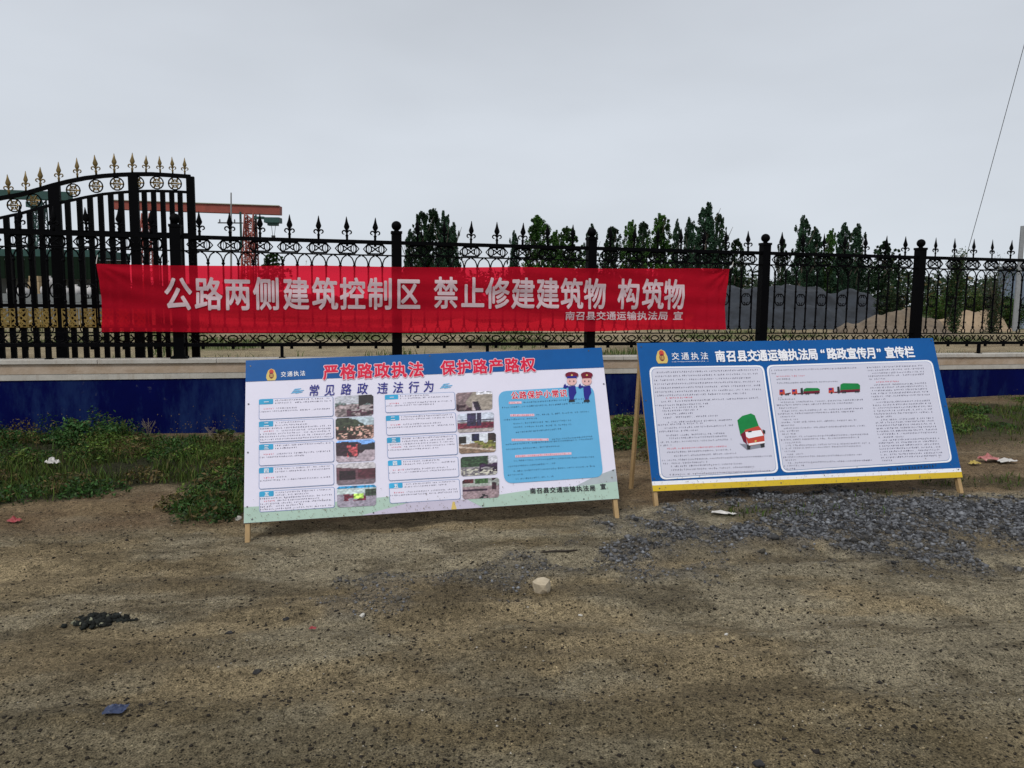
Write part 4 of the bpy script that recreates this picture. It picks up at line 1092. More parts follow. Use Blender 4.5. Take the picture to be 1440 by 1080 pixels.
def pp(b, name, pts, m, lift):
    f = b.flat(); f.poly([b.uv(*p) for p in pts], lift); b.part(name, f, m)
def side_truck(ox, oy, w_, load_h, short=False):
    """side view of a truck print: red cab left, dark wheels, green covered load"""
    pp(BR, 'truck_cab_print', [(ox, oy - 8), (ox + 7, oy - 8.4), (ox + 8, oy - 1), (ox, oy - .6)], P_TRED, 0.0040)
    pp(BR, 'truck_window_print', [(ox + 1, oy - 7.2), (ox + 4.5, oy - 7.3), (ox + 4.5, oy - 4.8), (ox + .6, oy - 4.8)], P_NAVY, 0.0048)
    pp(BR, 'truck_chassis_print', [(ox + 8, oy - 2.6), (ox + w_, oy - 4), (ox + w_, oy - 2.4), (ox + 8, oy - .8)], P_DRED, 0.0044)
    if not short:
        pp(BR, 'truck_cab_back_print', [(ox + 12, oy - 9.5), (ox + 15, oy - 10), (ox + 16, oy - 1.8), (ox + 12.2, oy - 1.6)], P_BLACK, 0.0050)
        pp(BR, 'truck_cover_print', [(ox + 16, oy - 4.5), (ox + 16.6, oy - 6 - load_h), (ox + 20, oy - 8 - load_h), (ox + w_ - 3, oy - 8 - load_h * .95), (ox + w_, oy - 6.5 - load_h * .8), (ox + w_, oy - 6)], P_TGREEN, 0.0056)
        pp(BR, 'truck_side_print', [(ox + 16, oy - 4.8), (ox + w_, oy - 6.2), (ox + w_ - .5, oy - 3.4), (ox + 16.5, oy - 1.6)], P_DRED, 0.0062)
    for wx in ((3, 9, 12) if short else (4, 14, 20, 23, w_ - 6, w_ - 3)):
        cy = oy - .9 - wx * 0.045
        pp(BR, 'truck_wheel_print', [(ox + wx + 1.4 * math.cos(a), cy + 1.4 * math.sin(a)) for a in [2 * math.pi * i / 8 for i in range(8)]], P_BLACK, 0.0070)
side_truck(1095, 556.5, 16, 0, True)
side_truck(1112.5, 556, 39, 1.8); side_truck(1164, 554, 44, 6.5)
f = BR.flat(); gl(BR, f, 1093, 560, 1100, 559.5, 3, .012, .004); BR.part('truck_shadow_print', f, P_GREY)
# three-quarter view truck, green load, red cab
tq = lambda pts: [(890 + x_ / 6.545, 580 + y_ / 6.545) for x_, y_ in pts]
pp(BR, 'truck_shadow_print', tq([(975, 290), (1045, 350), (1210, 320), (1200, 285), (1100, 300)]), P_GREY, 0.0038)
pp(BR, 'truck_cover_print', tq([(955, 75), (1000, 35), (1080, 12), (1115, 30), (1145, 110), (1160, 150), (1020, 175), (985, 220), (965, 130)]), P_TGREEN, 0.0044)
pp(BR, 'truck_side_print', tq([(985, 205), (1025, 175), (1045, 300), (1010, 270)]), P_DRED, 0.0050)
pp(BR, 'truck_cab_print', tq([(1022, 165), (1150, 128), (1170, 152), (1200, 200), (1205, 285), (1060, 312), (1032, 230)]), P_TRED, 0.0056)
pp(BR, 'truck_windscreen_print', tq([(1028, 185), (1170, 165), (1195, 215), (1060, 242), (1036, 228)]), P_PURE, 0.0062)
pp(BR, 'truck_window_mark_print', tq([(1052, 176), (1085, 171), (1085, 184), (1054, 188)]), P_BLACK, 0.0070)
pp(BR, 'truck_mirror_print', tq([(1185, 160), (1210, 170), (1210, 200), (1190, 195)]), P_BLACK, 0.0068)
pp(BR, 'truck_bumper_print', tq([(1055, 290), (1205, 268), (1205, 284), (1060, 308)]), P_PURE, 0.0064)
pp(BR, 'truck_wheel_print', tq([(1040, 300), (1075, 310), (1070, 345), (1045, 340)]), P_BLACK, 0.0064)
pp(BR, 'truck_wheel_print', tq([(1165, 295), (1205, 285), (1202, 322), (1172, 328)]), P_BLACK, 0.0064)
pp(BR, 'truck_badge_print', tq([(1112, 262), (1130, 258), (1128, 276), (1114, 278)]), P_GOLD, 0.0066)
mud(BR, 380, 6)
nails(BR, [(0.03, H - .03), (0.02, H * .6), (0.02, 0.09), (0.05, .02), (W * .4, .02), (W * .65, .02), (W * .99, 0.06), (W - .02, H * .5), (W - .02, H - .02), (W * .5, H - .012)])

# ================================================================== VEGETATION NEAR THE WALL
M_BLADE = mat('grass_blades', (.05, .08, .02), 0.7, attr='soil', trans=0.25, spec=0.2)
M_LEAF = mat('weed_leaves', (.04, .08, .02), 0.6, attr='soil', trans=0.25, spec=0.25)
def blades(x, y, h, wd, cols, bend=0.5):
    n = len(x); a = RNG.uniform(0, 2 * np.pi, n); b = RNG.uniform(0, 2 * np.pi, n)
    z = ground_h(x, y) - 0.01
    dx, dy = np.cos(a) * wd, np.sin(a) * wd
    bx_, by_ = np.cos(b) * h * bend * RNG.random(n), np.sin(b) * h * bend * RNG.random(n)
    P = np.zeros((n, 5, 3))
    P[:, 0] = np.stack([x - dx, y - dy, z], -1); P[:, 1] = np.stack([x + dx, y + dy, z], -1)
    P[:, 2] = np.stack([x + dx * .7 + bx_ * .35, y + dy * .7 + by_ * .35, z + h * .6], -1); P[:, 3] = np.stack([x - dx * .7 + bx_ * .35, y - dy * .7 + by_ * .35, z + h * .6], -1)
    P[:, 4] = np.stack([x + bx_, y + by_, z + h], -1)
    base = (np.arange(n) * 5)[:, None]
    F = np.concatenate([base + [0, 1, 2], base + [0, 2, 3], base + [3, 2, 4]], 0)
    return P.reshape(-1, 3), F, np.repeat(cols, 5, 0)
def leaves(cx, cy, cz, s, cols, up=0.5):
    """folded diamond leaves: 4 triangles each"""
    n = len(cx); Rm = rand_rot(n)
    base = np.array([[0, -1, 0], [.42, 0, .12], [0, 1, 0], [-.42, 0, .12], [0, 0, 0]])
    v = np.einsum('nij,kj->nki', Rm, base) * s[:, None, None]
    v[:, :, 2] *= 1 - up * .4
    v += np.stack([cx, cy, cz], -1)[:, None]
    b = (np.arange(n) * 5)[:, None]
    F = np.concatenate([b + [0, 1, 4], b + [1, 2, 4], b + [2, 3, 4], b + [3, 0, 4]], 0)
    return v.reshape(-1, 3), F, np.repeat(cols, 5, 0)
def gcols(n, base, j=0.45):
    c_ = np.array(base)[None] * (1 + RNG.uniform(-j, j, (n, 1)))
    c_ = c_ * (1 + RNG.uniform(-.15, .15, (n, 3))); dry = RNG.random(n) > 0.93
    c_[dry] = np.array([.16, .12, .05]) * RNG.uniform(.6, 1.1, (dry.sum(), 1)); return c_
# grass
n0 = 420000
x = RNG.uniform(-6.5, 9.5, n0); y = RNG.uniform(4.4, 11.5, n0)
gmk = grass_mask(x, y)
tuft = sstep(.25, .75, vnoise(x, y, 0.3, 61)) * vnoise(x, y, 0.07, 62) * 1.5
keep = (RNG.random(n0) < gmk ** 1.4 * np.clip(tuft, .05, 1)) & (wall_dist(x, y) > 0.14) & (np.abs(x) < 0.72 * y + .6)
x, y, gk = x[keep], y[keep], gmk[keep]
wv = wall_dist(x, y)
hgt = (0.03 + 0.09 * RNG.random(len(x)) ** 2) * (0.5 + gk) * np.where(x < 0.8, .8, 0.6)
Pg, Fg, Cg = blades(x, y, hgt, 0.0035 + 0.002 * RNG.random(len(x)), gcols(len(x), (.058, .09, .018), .75), 0.8)
tag(obj('wild_grass', fast_mesh('wild_grass', Pg, Fg, M_BLADE, Cg)), kind='stuff')
# low broad-leaved weeds, clumped
def clumps(n, xr, wr):
    out = []
    for _ in range(n):
        for __ in range(30):
            x_ = random.uniform(*xr); wd_ = random.uniform(*wr); y_ = P0Y + (x_ - P0X) * FY / FX - wd_ / FX
            if grass_mask(np.array([x_]), np.array([y_]))[0] > 0.45: out.append((x_, y_, wd_)); break
    return out
VX, VF, VC, off = [], [], [], 0
spots = clumps(230, (-6.2, 1.5), (0.2, 2.9)) + clumps(26, (-2.5, -1.5), (2.6, 3.8)) + clumps(60, (1.3, 8.5), (0.3, 2.4))
for x_, y_, wd_ in spots:
    hgt_ = random.uniform(0.05, 0.20) * (1.5 if x_ < -4.1 and wd_ < 1.3 else 1) * (1.2 if wd_ < 1.0 and x_ < 1.5 else 0.8) * (.55 if (x_ > -4.0 and wd_ < 1.1) else 1) * (1.0 if x_ < 1.5 else 0.6)
    rad = random.uniform(.10, .24); n = int(230 * rad / .17)
    a = RNG.uniform(0, 2 * np.pi, n); q = np.sqrt(RNG.random(n)); lx, ly = x_ + np.cos(a) * q * rad, y_ + np.sin(a) * q * rad
    ok = wall_dist(lx, ly) > 0.16; lx, ly, q = lx[ok], ly[ok], q[ok]
    lz = ground_h(lx, ly) + hgt_ * (1 - q ** 2 * .7) * RNG.random(len(lx)) ** .6
    kind = random.random(); base = (.028, .070, .014) if kind < .5 else ((.08, .13, .022) if kind < .85 else (.09, .07, .024))
    v, f, cc = leaves(lx, ly, lz, RNG.uniform(.009, .026, len(lx)), gcols(len(lx), base, .75))
    VX.append(v); VF.append(f + off); VC.append(cc); off += len(v)
tag(obj('low_weeds', fast_mesh('low_weeds', np.concatenate(VX), np.concatenate(VF), M_LEAF, np.concatenate(VC))), kind='stuff')

# taller weeds one can tell apart
M_STALK = mat('weed_stalk', (.10, .10, .04), 0.8)
M_DRYST = mat('dry_stalk', (.16, .13, .10), 0.9)
def weed(px, py_top, py_base, wpx, label, style='bushy', depth_off=0.45):
    # stands `depth_off` metres in front of the wall
    wp = Vector((P0X + FY * depth_off, P0Y - FX * depth_off, 0)); p = on_plane(px, py_base, wp, BN)
    x_, y_ = p.x, p.y; z_ = gz(x_, y_); top = on_plane(px, py_top, wp, BN).z; hh_ = top - z_
    dist = (Vector((x_, y_, 1)) - CAM).length; rad = wpx / 2 / FPX * dist
    t = thing('weed', label, 'weed', (x_, y_, z_), 0, 'tall weeds along the wall')
    m = MB(); nst = {'bushy': 6, 'spiky': 5, 'dry': 5}[style]
    tips = []
    for k in range(nst):
        a = random.uniform(0, 6.28); q = rad * random.uniform(.1, .9); h2 = hh_ * random.uniform(.7, 1)
        if k == 0: q = 0; h2 = hh_
        tip = (q * math.cos(a), q * math.sin(a), h2); mid = (tip[0] * .4, tip[1] * .4, h2 * .5); tips.append((mid, tip))
        m.tube([(0, 0, -0.02), mid, tip], [.006, .004, .002] if style != 'dry' else [.005, .004, .003], 5)
        if style == 'dry':
            for s_ in (-1, 1): m.tube([mid, (mid[0] + s_ * .05, mid[1], mid[2] + .07)], .002, 4)
    obj('stem', m.mesh('stem', M_STALK if style != 'dry' else M_DRYST), t)
    if style != 'dry':
        n = 620 if style == 'bushy' else 260
        ti = RNG.integers(0, nst, n); tt_ = RNG.random(n) ** .7
        mid = np.array([a for a, _ in tips]); tip = np.array([b for _, b in tips])
        p0 = mid[ti] * (tt_ * 0 + .15)[:, None]; pos = p0 * (1 - tt_[:, None]) + tip[ti] * tt_[:, None]
        sp = rad * (.40 if style == 'bushy' else .2) * (1.15 - tt_ * .6); pos[:, :2] += RNG.normal(0, 1, (n, 2)) * sp[:, None] * .6
        v, f, cc = leaves(pos[:, 0], pos[:, 1], np.clip(pos[:, 2], .01, None), RNG.uniform(.014, .036, n), gcols(n, (.050, .125, .035) if style == 'bushy' else (.06, .10, .03), .6))
        obj('foliage', fast_mesh('foliage', v, f, M_LEAF, cc), t)
weed(103, 588, 655, 40, 'tallest round-topped green weed against the blue wall at left')
weed(165, 598, 660, 42, 'leafy green weed with upright shoots just right of the round-topped weed', 'bushy')
weed(15, 606, 665, 60, 'broad dark green weed clump at the left end of the blue wall', 'bushy')
weed(70, 612, 660, 42, 'low spreading weed between the two leafy ones by the wall at left', 'bushy', .5)
weed(211, 588, 650, 34, 'thin dry branching stalk leaning against the bare blue wall', 'dry', .25)
weed(322, 604, 665, 34, 'pale spindly weed rising beside the left edge of the photo board', 'spiky', .35)
weed(270, 625, 680, 46, 'yellowish weed tuft in front of the dry stalk near the photo board', 'spiky', .8)
weed(297, 606, 660, 20, 'short bare twig cluster on the wall beside the pale spindly weed', 'dry', .25)
weed(878, 606, 665, 34, 'green weed growing in the gap between the two notice boards', 'bushy', .6)
weed(1425, 620, 655, 36, 'low green weed at the right edge beside the pink litter', 'spiky', 1.2)

# ================================================================== LITTER AND STONES
def rock(px, py, size, col, label, name='stone', flat=.7, seed=0, cat='stone'):
    rg = np.random.default_rng(seed); p = on_ground(px, py)
    me = bpy.data.meshes.new(name)
    import bmesh
    bm = bmesh.new(); bmesh.ops.create_icosphere(bm, subdivisions=2, radius=1)
    ax = rg.normal(size=(7, 3)); ax /= np.linalg.norm(ax, axis=1)[:, None]
    for v in bm.verts:
        q = np.array(v.co); 
        for a in ax:
            d = q @ a
            if d > .6: q = q - a * (d - .6)
        v.co = Vector(q * np.array(size) * (1 + rg.uniform(-.09, .09)))
        v.co.z *= flat / .7
    bm.to_mesh(me); bm.free(); me.materials.append(col)
    o = obj(name, me, None, (p.x, p.y, p.z + size[2] * .25)); o.rotation_euler = (rg.uniform(-.2, .2), rg.uniform(-.2, .2), rg.uniform(0, 3)); tag(o, label, cat); return o
M_PALEROCK = mat('pale_rock', (.50, .42, .30), .9, var=.35, vscale=22, bump=.5, bscale=40)
M_DARKROCK = mat('dark_rock', (.028, .026, .026), .9, var=.4, vscale=20, bump=.4)
M_WHITEST = mat('white_stone', (.55, .53, .48), .9, var=.2)
rock(763, 831, (.072, .05, .055), M_PALEROCK, 'pale tan fist-sized rock alone on the bare dirt in front of the boards', seed=3)
rock(335, 731, (.035, .03, .02), M_WHITEST, 'small whitish stone beside the left leg of the photo board', seed=5)
rock(509, 866, (.018, .013, .012), M_WHITEST, 'small white stone on the dark grit left of the tan rock', seed=6)
rock(322, 891, (.022, .016, .014), M_DARKROCK, 'dark lump right of the scorched clump on the dirt', seed=8)
rock(361, 946, (.02, .013, .012), M_DARKROCK, 'dark clod in the left foreground near the blue scrap', seed=9)
rock(1067, 1076, (.026, .02, .014), M_DARKROCK, 'dark stone at the very bottom edge of the view', seed=10)
rock(816, 866, (.016, .012, .008), M_WHITEST, 'flat pale chip on the dirt just below and right of the tan rock', seed=11)
rock(1021, 893, (.013, .010, .008), M_WHITEST, 'tiny white pebble on open dirt below the gravel patch', seed=12)
rock(403, 911 - 40, (.02, .015, .012), M_DARKROCK, 'dark stone in the left dirt between scorched clump and grit', seed=13)
# scorched clump
p = on_ground(145, 873)
n = 260; a = RNG.uniform(0, 6.28, n); q = np.sqrt(RNG.random(n)); w_ = 1 + .35 * np.sin(a * 3 + 1) + .2 * np.sin(a * 5); lx, ly = np.cos(a) * q * .10 * w_ + .03 * (q > .8) * RNG.normal(0, 1, n), np.sin(a) * q * .06 * w_
s_ = RNG.uniform(.006, .017, n)
v = CUB[None] * (1 + RNG.uniform(-.4, .4, (n, 8, 3))); v = np.einsum('nij,nkj->nki', rand_rot(n), v) * s_[:, None, None] * .8
v += np.stack([lx, ly, (1 - q ** 2) * .022 * RNG.random(n)], -1)[:, None]
f = (CUBF[None] + (np.arange(n) * 8)[:, None, None]).reshape(-1, 3)
cc = np.repeat(np.where((RNG.random(n) > .95)[:, None], [[.2, .2, .14]], [[.014, .016, .014]]) * (0.5 + RNG.random((n, 1))), 8, 0)
o = obj('debris_clump', fast_mesh('debris_clump', v.reshape(-1, 3), f, M_STONE, cc), None, p); tag(o, 'dark scorched clump of debris on the dirt at left', 'debris')

def crumple(px, py, sx_, sy_, h, m, label, cat, name, seed, lift=0.012):
    rg = np.random.default_rng(seed); p = on_ground(px, py); n = 9
    v = []
    for j in range(n):
        for i in range(n):
            u_, w_ = i / (n - 1) - .5, j / (n - 1) - .5
            v.append((u_ * sx_ + rg.normal() * sx_ * .035, w_ * sy_ + rg.normal() * sy_ * .04, abs(rg.normal()) * h * .22 + h * max(0, 1 - 2.6 * abs(u_ + .1)) * max(0, 1 - 2 * abs(w_))))
    f = [(j * n + i, j * n + i + 1, (j + 1) * n + i + 1, (j + 1) * n + i) for j in range(n - 1) for i in range(n - 1)]
    q = MB(); q.add(v, f); o = obj(name, q.mesh(name, m), None, (p.x, p.y, p.z + lift)); o.rotation_euler = (0, 0, rg.uniform(-.4, .4)); tag(o, label, cat)
M_REDP = mat('red_plastic', (.30, .035, .04), .5, var=.3, vscale=30); M_WHP = mat('white_plastic', (.55, .53, .50), .4, var=.3, vscale=25)
M_BLP = mat('blue_scrap', (.02, .035, .09), .5, var=.4, vscale=40); M_YELP = mat('yellow_wrapper', (.45, .33, .06), .4, var=.3, vscale=30); M_PNK = mat('pink_wrapper', (.45, .16, .15), .4, var=.3, vscale=30)
crumple(20, 735, .085, .06, .03, M_REDP, 'crumpled red wrapper on the grass edge at far left', 'litter', 'wrapper', 1)
crumple(75, 664, .10, .07, .06, M_WHP, 'crumpled white plastic scrap caught in the weeds at left', 'litter', 'plastic_scrap', 2, .08)
crumple(163, 1002, .075, .06, .015, M_BLP, 'crumpled dark blue scrap lying in the left foreground dirt', 'litter', 'plastic_scrap', 3)
crumple(1392, 650, .17, .10, .05, M_PNK, 'crumpled pink wrapper on the grass at the right edge', 'litter', 'wrapper', 4, .02)
crumple(1415, 651, .18, .07, .03, M_WHP, 'torn white plastic beside the pink wrapper at right', 'litter', 'plastic_sheet', 5, .015)
crumple(1370, 654, .10, .06, .03, M_YELP, 'small yellow wrapper left of the pink one near the text board', 'litter', 'wrapper', 6)
crumple(1018, 724, .16, .04, .02, M_WHP, 'torn pale strip of plastic on the grass below the truck board', 'litter', 'plastic_strip', 7)
crumple(440, 887, .03, .02, .01, M_REDP, 'tiny red scrap on the dirt between clump and tan rock', 'litter', 'paper_scrap', 8)
p = on_ground(785, 777); m = MB(); m.tube([(-.1, -.01, .004), (-.03, 0, .008), (.04, .004, .008), (.11, .014, .012)], [.004, .006, .006, .004], 6)
tag(obj('stick', m.mesh('stick', mat('dark_bark', (.03, .022, .015), .9)), None, p), 'dark stick lying on the dirt below the photo board', 'stick')

# ================================================================== BEYOND THE FENCE
def gpoint(px, depth):
    p = at(px, 440, depth); return Vector((p.x, p.y, gz(p.x, p.y)))
def height_at(px, py, depth): return at(px, py, depth).z

# dark gravel heap and sand heaps
def heap(name, label, cat, px0, px1, depth, tops, m, dy, seed, rough=.12):
    """ridge whose skyline follows (px, py) tops"""
    a, b = gpoint(px0, depth), gpoint(px1, depth); L_ = (b - a).length; n, k = 150, 40
    v = []
    for j in range(k + 1):
        for i in range(n + 1):
            s_ = i / n; t_ = j / k * 2 - 1; px = px0 + (px1 - px0) * s_
            hh_ = np.interp(px, [q[0] for q in tops], [height_at(q[0], q[1], depth) for q in tops])
            prof = max(0, 1 - abs(t_) ** 1.3) * (min(1, s_ / .06) ** .6) * (min(1, (1 - s_) / .06) ** .6)
            x_ = a.x + (b.x - a.x) * s_; y_ = a.y + (b.y - a.y) * s_ + t_ * dy
            nn = float(vnoise([x_], [y_], .9, seed)[0] - .5) * rough * 2 + float(vnoise([x_], [y_], .35, seed + 1)[0] - .5) * rough * .5
            v.append((x_ - a.x, y_ - a.y, max(-0.25, hh_ * prof + nn * min(1, prof * 3) - .06)))
    f = [(j * (n + 1) + i, j * (n + 1) + i + 1, (j + 1) * (n + 1) + i + 1, (j + 1) * (n + 1) + i) for j in range(k) for i in range(n)]
    q = MB(); q.add(v, f); o = obj(name, q.mesh(name, m, True), None, a); tag(o, label, cat)
M_HEAPG = mat('dark_gravel_heap', (.026, .032, .042), .95, var=.65, vscale=1.4, bump=1.0, bscale=3)
M_HEAPS = mat('sand_heap', (.34, .25, .16), .95, var=.35, vscale=1.2, bump=.4, bscale=6)
M_HEAPR = mat('rubble_heap', (.17, .13, .09), .95, var=.5, vscale=2.5, bump=.6, bscale=6)
heap('gravel_heap', 'long heap of dark grey gravel seen through the fence right of the banner', 'gravel heap', 985, 1262, 48, [(985, 415), (1020, 399), (1060, 398), (1105, 401), (1150, 405), (1185, 408), (1215, 410), (1240, 425), (1262, 445)], M_HEAPG, 5, 71, .30)
heap('sand_heap', 'larger rounded sand heap behind the fence near the right edge', 'sand heap', 1322, 1410, 46, [(1322, 452), (1345, 440), (1360, 436), (1372, 439), (1385, 436), (1400, 441), (1410, 452)], M_HEAPS, 2.2, 73, .32)
heap('sand_heap', 'low tan earth heap between gravel heap and the larger sand heap', 'sand heap', 1185, 1325, 38, [(1185, 456), (1215, 447), (1240, 446), (1265, 434), (1285, 433), (1300, 446), (1325, 455)], M_HEAPR, 2.0, 75, .35)
heap('sand_heap', 'low pale earth ridge behind the banner and the right board', 'sand heap', 560, 900, 40, [(560, 458), (640, 448), (720, 452), (800, 446), (900, 456)], M_HEAPS, 3.0, 77, .12)

# trees
M_BARK = mat('tree_bark', (.11, .09, .07), .9, var=.3, vscale=5)
M_TREE = mat('tree_leaves', (.03, .05, .02), .7, attr='soil', trans=.2, spec=.2)
def crown_mesh(seed, base, shape):
    rg = np.random.default_rng(seed); n = 17000
    # leaf clusters spread through an uneven ovate crown
    nc = 270
    zc = rg.uniform(.08, .97, nc); zc[0] = .985
    if shape == 'poplar': env = .46 * np.minimum(1, (zc / .22)) ** .5 * np.clip(1 - zc, 0, 1) ** .48 * 1.25
    else: env = .5 * np.clip(np.sin(np.pi * np.clip(zc, 0, 1) ** 1.1), 0, 1) ** .5
    a = rg.uniform(0, 6.28, nc); q = rg.uniform(0, 1, nc) ** .5 * env * rg.uniform(.75, 1.12, nc)
    lob = 1 + .25 * np.sin(a * 3 + seed) * (zc > .3)
    cx, cy = q * lob * np.cos(a), q * lob * np.sin(a); cs_ = rg.uniform(.03, .085, nc) * (1.15 - .55 * zc)
    k = rg.integers(0, nc, n); g = rg.normal(0, 1, (n, 3)); g /= np.linalg.norm(g, axis=1)[:, None]; g *= rg.random((n, 1)) ** .4
    x_ = cx[k] + g[:, 0] * cs_[k] * 1.1; y_ = cy[k] + g[:, 1] * cs_[k] * 1.1; z = np.clip(zc[k] + g[:, 2] * cs_[k] * (.75 if shape == 'poplar' else .6), .03, 1.0)
    Rm = rand_rot(n); b0 = np.array([[0, -1, 0], [.6, 0, .15], [0, 1, 0], [-.6, 0, .15]])
    s_ = rg.uniform(.008, .018, n)
    v = np.einsum('nij,kj->nki', Rm, b0) * s_[:, None, None] * np.array([2.0, 2.0, .75]); v += np.stack([x_, y_, z], -1)[:, None]
    b = (np.arange(n) * 4)[:, None]; F_ = np.concatenate([b + [0, 1, 2], b + [0, 2, 3]], 0)
    tone = .35 + 1.2 * vnoise(x_ + 5, z + 3, .12, seed + 3) ; cc = np.array(base)[None] * tone[:, None] * (1 + rg.uniform(-.25, .25, (n, 1)))
    return fast_mesh('crown', v.reshape(-1, 3), F_, M_TREE, np.repeat(cc, 4, 0))
def trunk_mesh(seed):
    rg = random.Random(seed); m = MB()
    m.tube([(0, 0, -0.02), (.004, 0, .3), (-.004, .004, .6), (0, 0, .93)], [.022, .016, .010, .003], 7)
    for k in range(8):
        z = rg.uniform(.15, .7); a = rg.uniform(0, 6.28); L_ = rg.uniform(.12, .25)
        m.tube([(0, 0, z), (math.cos(a) * L_ * .5, math.sin(a) * L_ * .5, z + L_ * .7), (math.cos(a) * L_ * .8, math.sin(a) * L_ * .8, z + L_ * 1.3)], [.008, .005, .002], 5)
    return m.mesh('trunk', M_BARK)
DARK, MIDG, BLUEG = (.017, .042, .016), (.038, .095, .016), (.024, .058, .030)
CR = [crown_mesh(301, DARK, 'poplar'), crown_mesh(302, MIDG, 'poplar'), crown_mesh(303, BLUEG, 'poplar'), crown_mesh(304, DARK, 'poplar'), crown_mesh(305, MIDG, 'round'), crown_mesh(306, DARK, 'round')]
TK = [trunk_mesh(1), trunk_mesh(2), trunk_mesh(3)]
trees = [  # px, top py, width px, depth, crown, label
    (577, 323, 22, 118, 2, 'slim low tree at the left foot of the dark poplar clump behind the first post'),
    (593, 299, 36, 110, 0, 'left poplar of the dense dark clump behind the banner'),
    (609, 295, 40, 112, 3, 'tallest middle poplar of the dense dark clump behind the banner'),
    (625, 298, 30, 108, 2, 'right poplar of the dense dark clump behind the banner'),
    (637, 314, 26, 114, 2, 'ragged thin tree at the right edge of the dark poplar clump'),
    (722, 325, 20, 125, 2, 'small bluish tree alone left of the bright green tree'),
    (754, 304, 48, 100, 1, 'bright green full poplar above the banner between second and third posts'),
    (779, 325, 30, 112, 1, 'low green tree just right of the bright green full poplar'),
    (797, 320, 36, 110, 4, 'loose green tree left of the third fence post'),
    (829, 316, 26, 122, 2, 'grey-green poplar right behind the third fence post'),
    (858, 320, 36, 112, 0, 'dark poplar just right of the third fence post'),
    (884, 311, 32, 105, 1, 'green poplar, left one of the pair before the twin-topped tree'),
    (901, 313, 30, 108, 0, 'dark poplar between the green one and the twin-topped tree'),
    (926, 302, 42, 104, 1, 'twin-topped green poplar left of the slim spire tree'),
    (948, 309, 18, 110, 2, 'slim spire-like poplar beside the tallest broad poplar'),
    (966, 307, 28, 106, 2, 'left shoulder poplar touching the tallest broad poplar'),
    (989, 287, 46, 98, 2, 'tallest broad poplar of the whole row above the banner end'),
    (1007, 303, 28, 106, 0, 'poplar on the right flank of the tallest broad poplar'),
    (1031, 336, 28, 110, 5, 'low rounded tree past the right end of the banner'),
    (1096, 336, 20, 112, 0, 'small pointed tree just right of the fourth fence post'),
    (1124, 304, 34, 96, 2, 'tall pointed poplar above the gravel heap'),
    (1141, 320, 30, 98, 2, 'shorter poplar leaning on the tall pointed one above the gravel heap'),
    (1163, 323, 26, 100, 1, 'yellow-green poplar, leftmost of the trio above the gravel heap'),
    (1181, 314, 32, 96, 2, 'middle and tallest poplar of the trio above the gravel heap'),
    (1199, 316, 34, 99, 2, 'rightmost poplar of the trio above the gravel heap'),
    (1240, 340, 38, 90, 5, 'dark round tree left of the fifth fence post'),
    (385, 356, 34, 120, 4, 'small round green tree beside the red crane leg'),
]
for i, (px, py, wp_, dp, ci, lab) in enumerate(trees):
    b = gpoint(px, dp); hgt_ = height_at(px, py, dp) - b.z; rad = wp_ / FPX * dp * 1.25
    t = thing('poplar_tree' if ci < 4 else 'tree', lab, 'tree', b, random.uniform(0, 6.28), 'trees far behind the fence')
    for nm, me in (('trunk', TK[i % 3]), ('crown', CR[ci])):
        o = obj(nm, me, t); o.scale = (rad, rad, hgt_) if nm == 'crown' else (hgt_ * .8, hgt_ * .8, hgt_)
# bushes nearer
def bush(px, py_top, wp_, dp, base, label, sparse=False):
    b = gpoint(px, dp); hh_ = height_at(px, py_top, dp) - b.z; rad = wp_ / FPX * dp / 2
    t = thing('bush', label, 'bush', b, 0, 'bushes behind the fence'); m = MB()
    tips = []
    for k in range(22 if sparse else 14):
        a = random.uniform(0, 6.28); q = rad * random.uniform(.2, 1); tp = (q * math.cos(a), q * math.sin(a), hh_ * random.uniform(.55, 1.0) * (1 - .25 * q / rad)); tips.append(tp)
        m.tube([(0, 0, -.05), (tp[0] * .35, tp[1] * .35, tp[2] * .5), tp], [.04, .022, .008], 5)
    obj('stem', m.mesh('stem', M_BARK), t)
    n = 2600 if sparse else 8000; tips = np.array(tips); k = RNG.integers(0, len(tips), n); tt_ = RNG.random(n) ** (1.1 if sparse else .6)
    pos = tips[k] * (.25 + .75 * tt_)[:, None]; pos[:, 2] = tips[k][:, 2] * tt_
    pos[:, :2] += RNG.normal(0, rad * .14, (n, 2)); pos[:, 2] += RNG.normal(0, hh_ * .04, n)
    v, f, cc = leaves(pos[:, 0], pos[:, 1], np.clip(pos[:, 2], 0, None), RNG.uniform(.04, .10, n), gcols(n, base, .4)); obj('foliage', fast_mesh('foliage', v, f, M_LEAF, cc), t)
bush(1343, 338, 46, 40, (.030, .062, .018), 'leafy bush behind the fence just right of the fifth post')
bush(1397, 343, 54, 42, (.024, .045, .016), 'sparse twiggy bush nearest the right edge behind the fence', True)
bush(1250, 395, 40, 44, (.02, .038, .014), 'dark low bush at the right end of the gravel heap')
bush(1322, 405, 60, 50, (.045, .09, .014), 'bright green low bush left of the larger sand heap')
bush(1370, 405, 46, 52, (.05, .085, .016), 'yellow-green low bush rising directly behind the larger sand heap')
bush(1418, 408, 60, 50, (.04, .085, .016), 'bright green low bush at the far right beyond the sand heap')
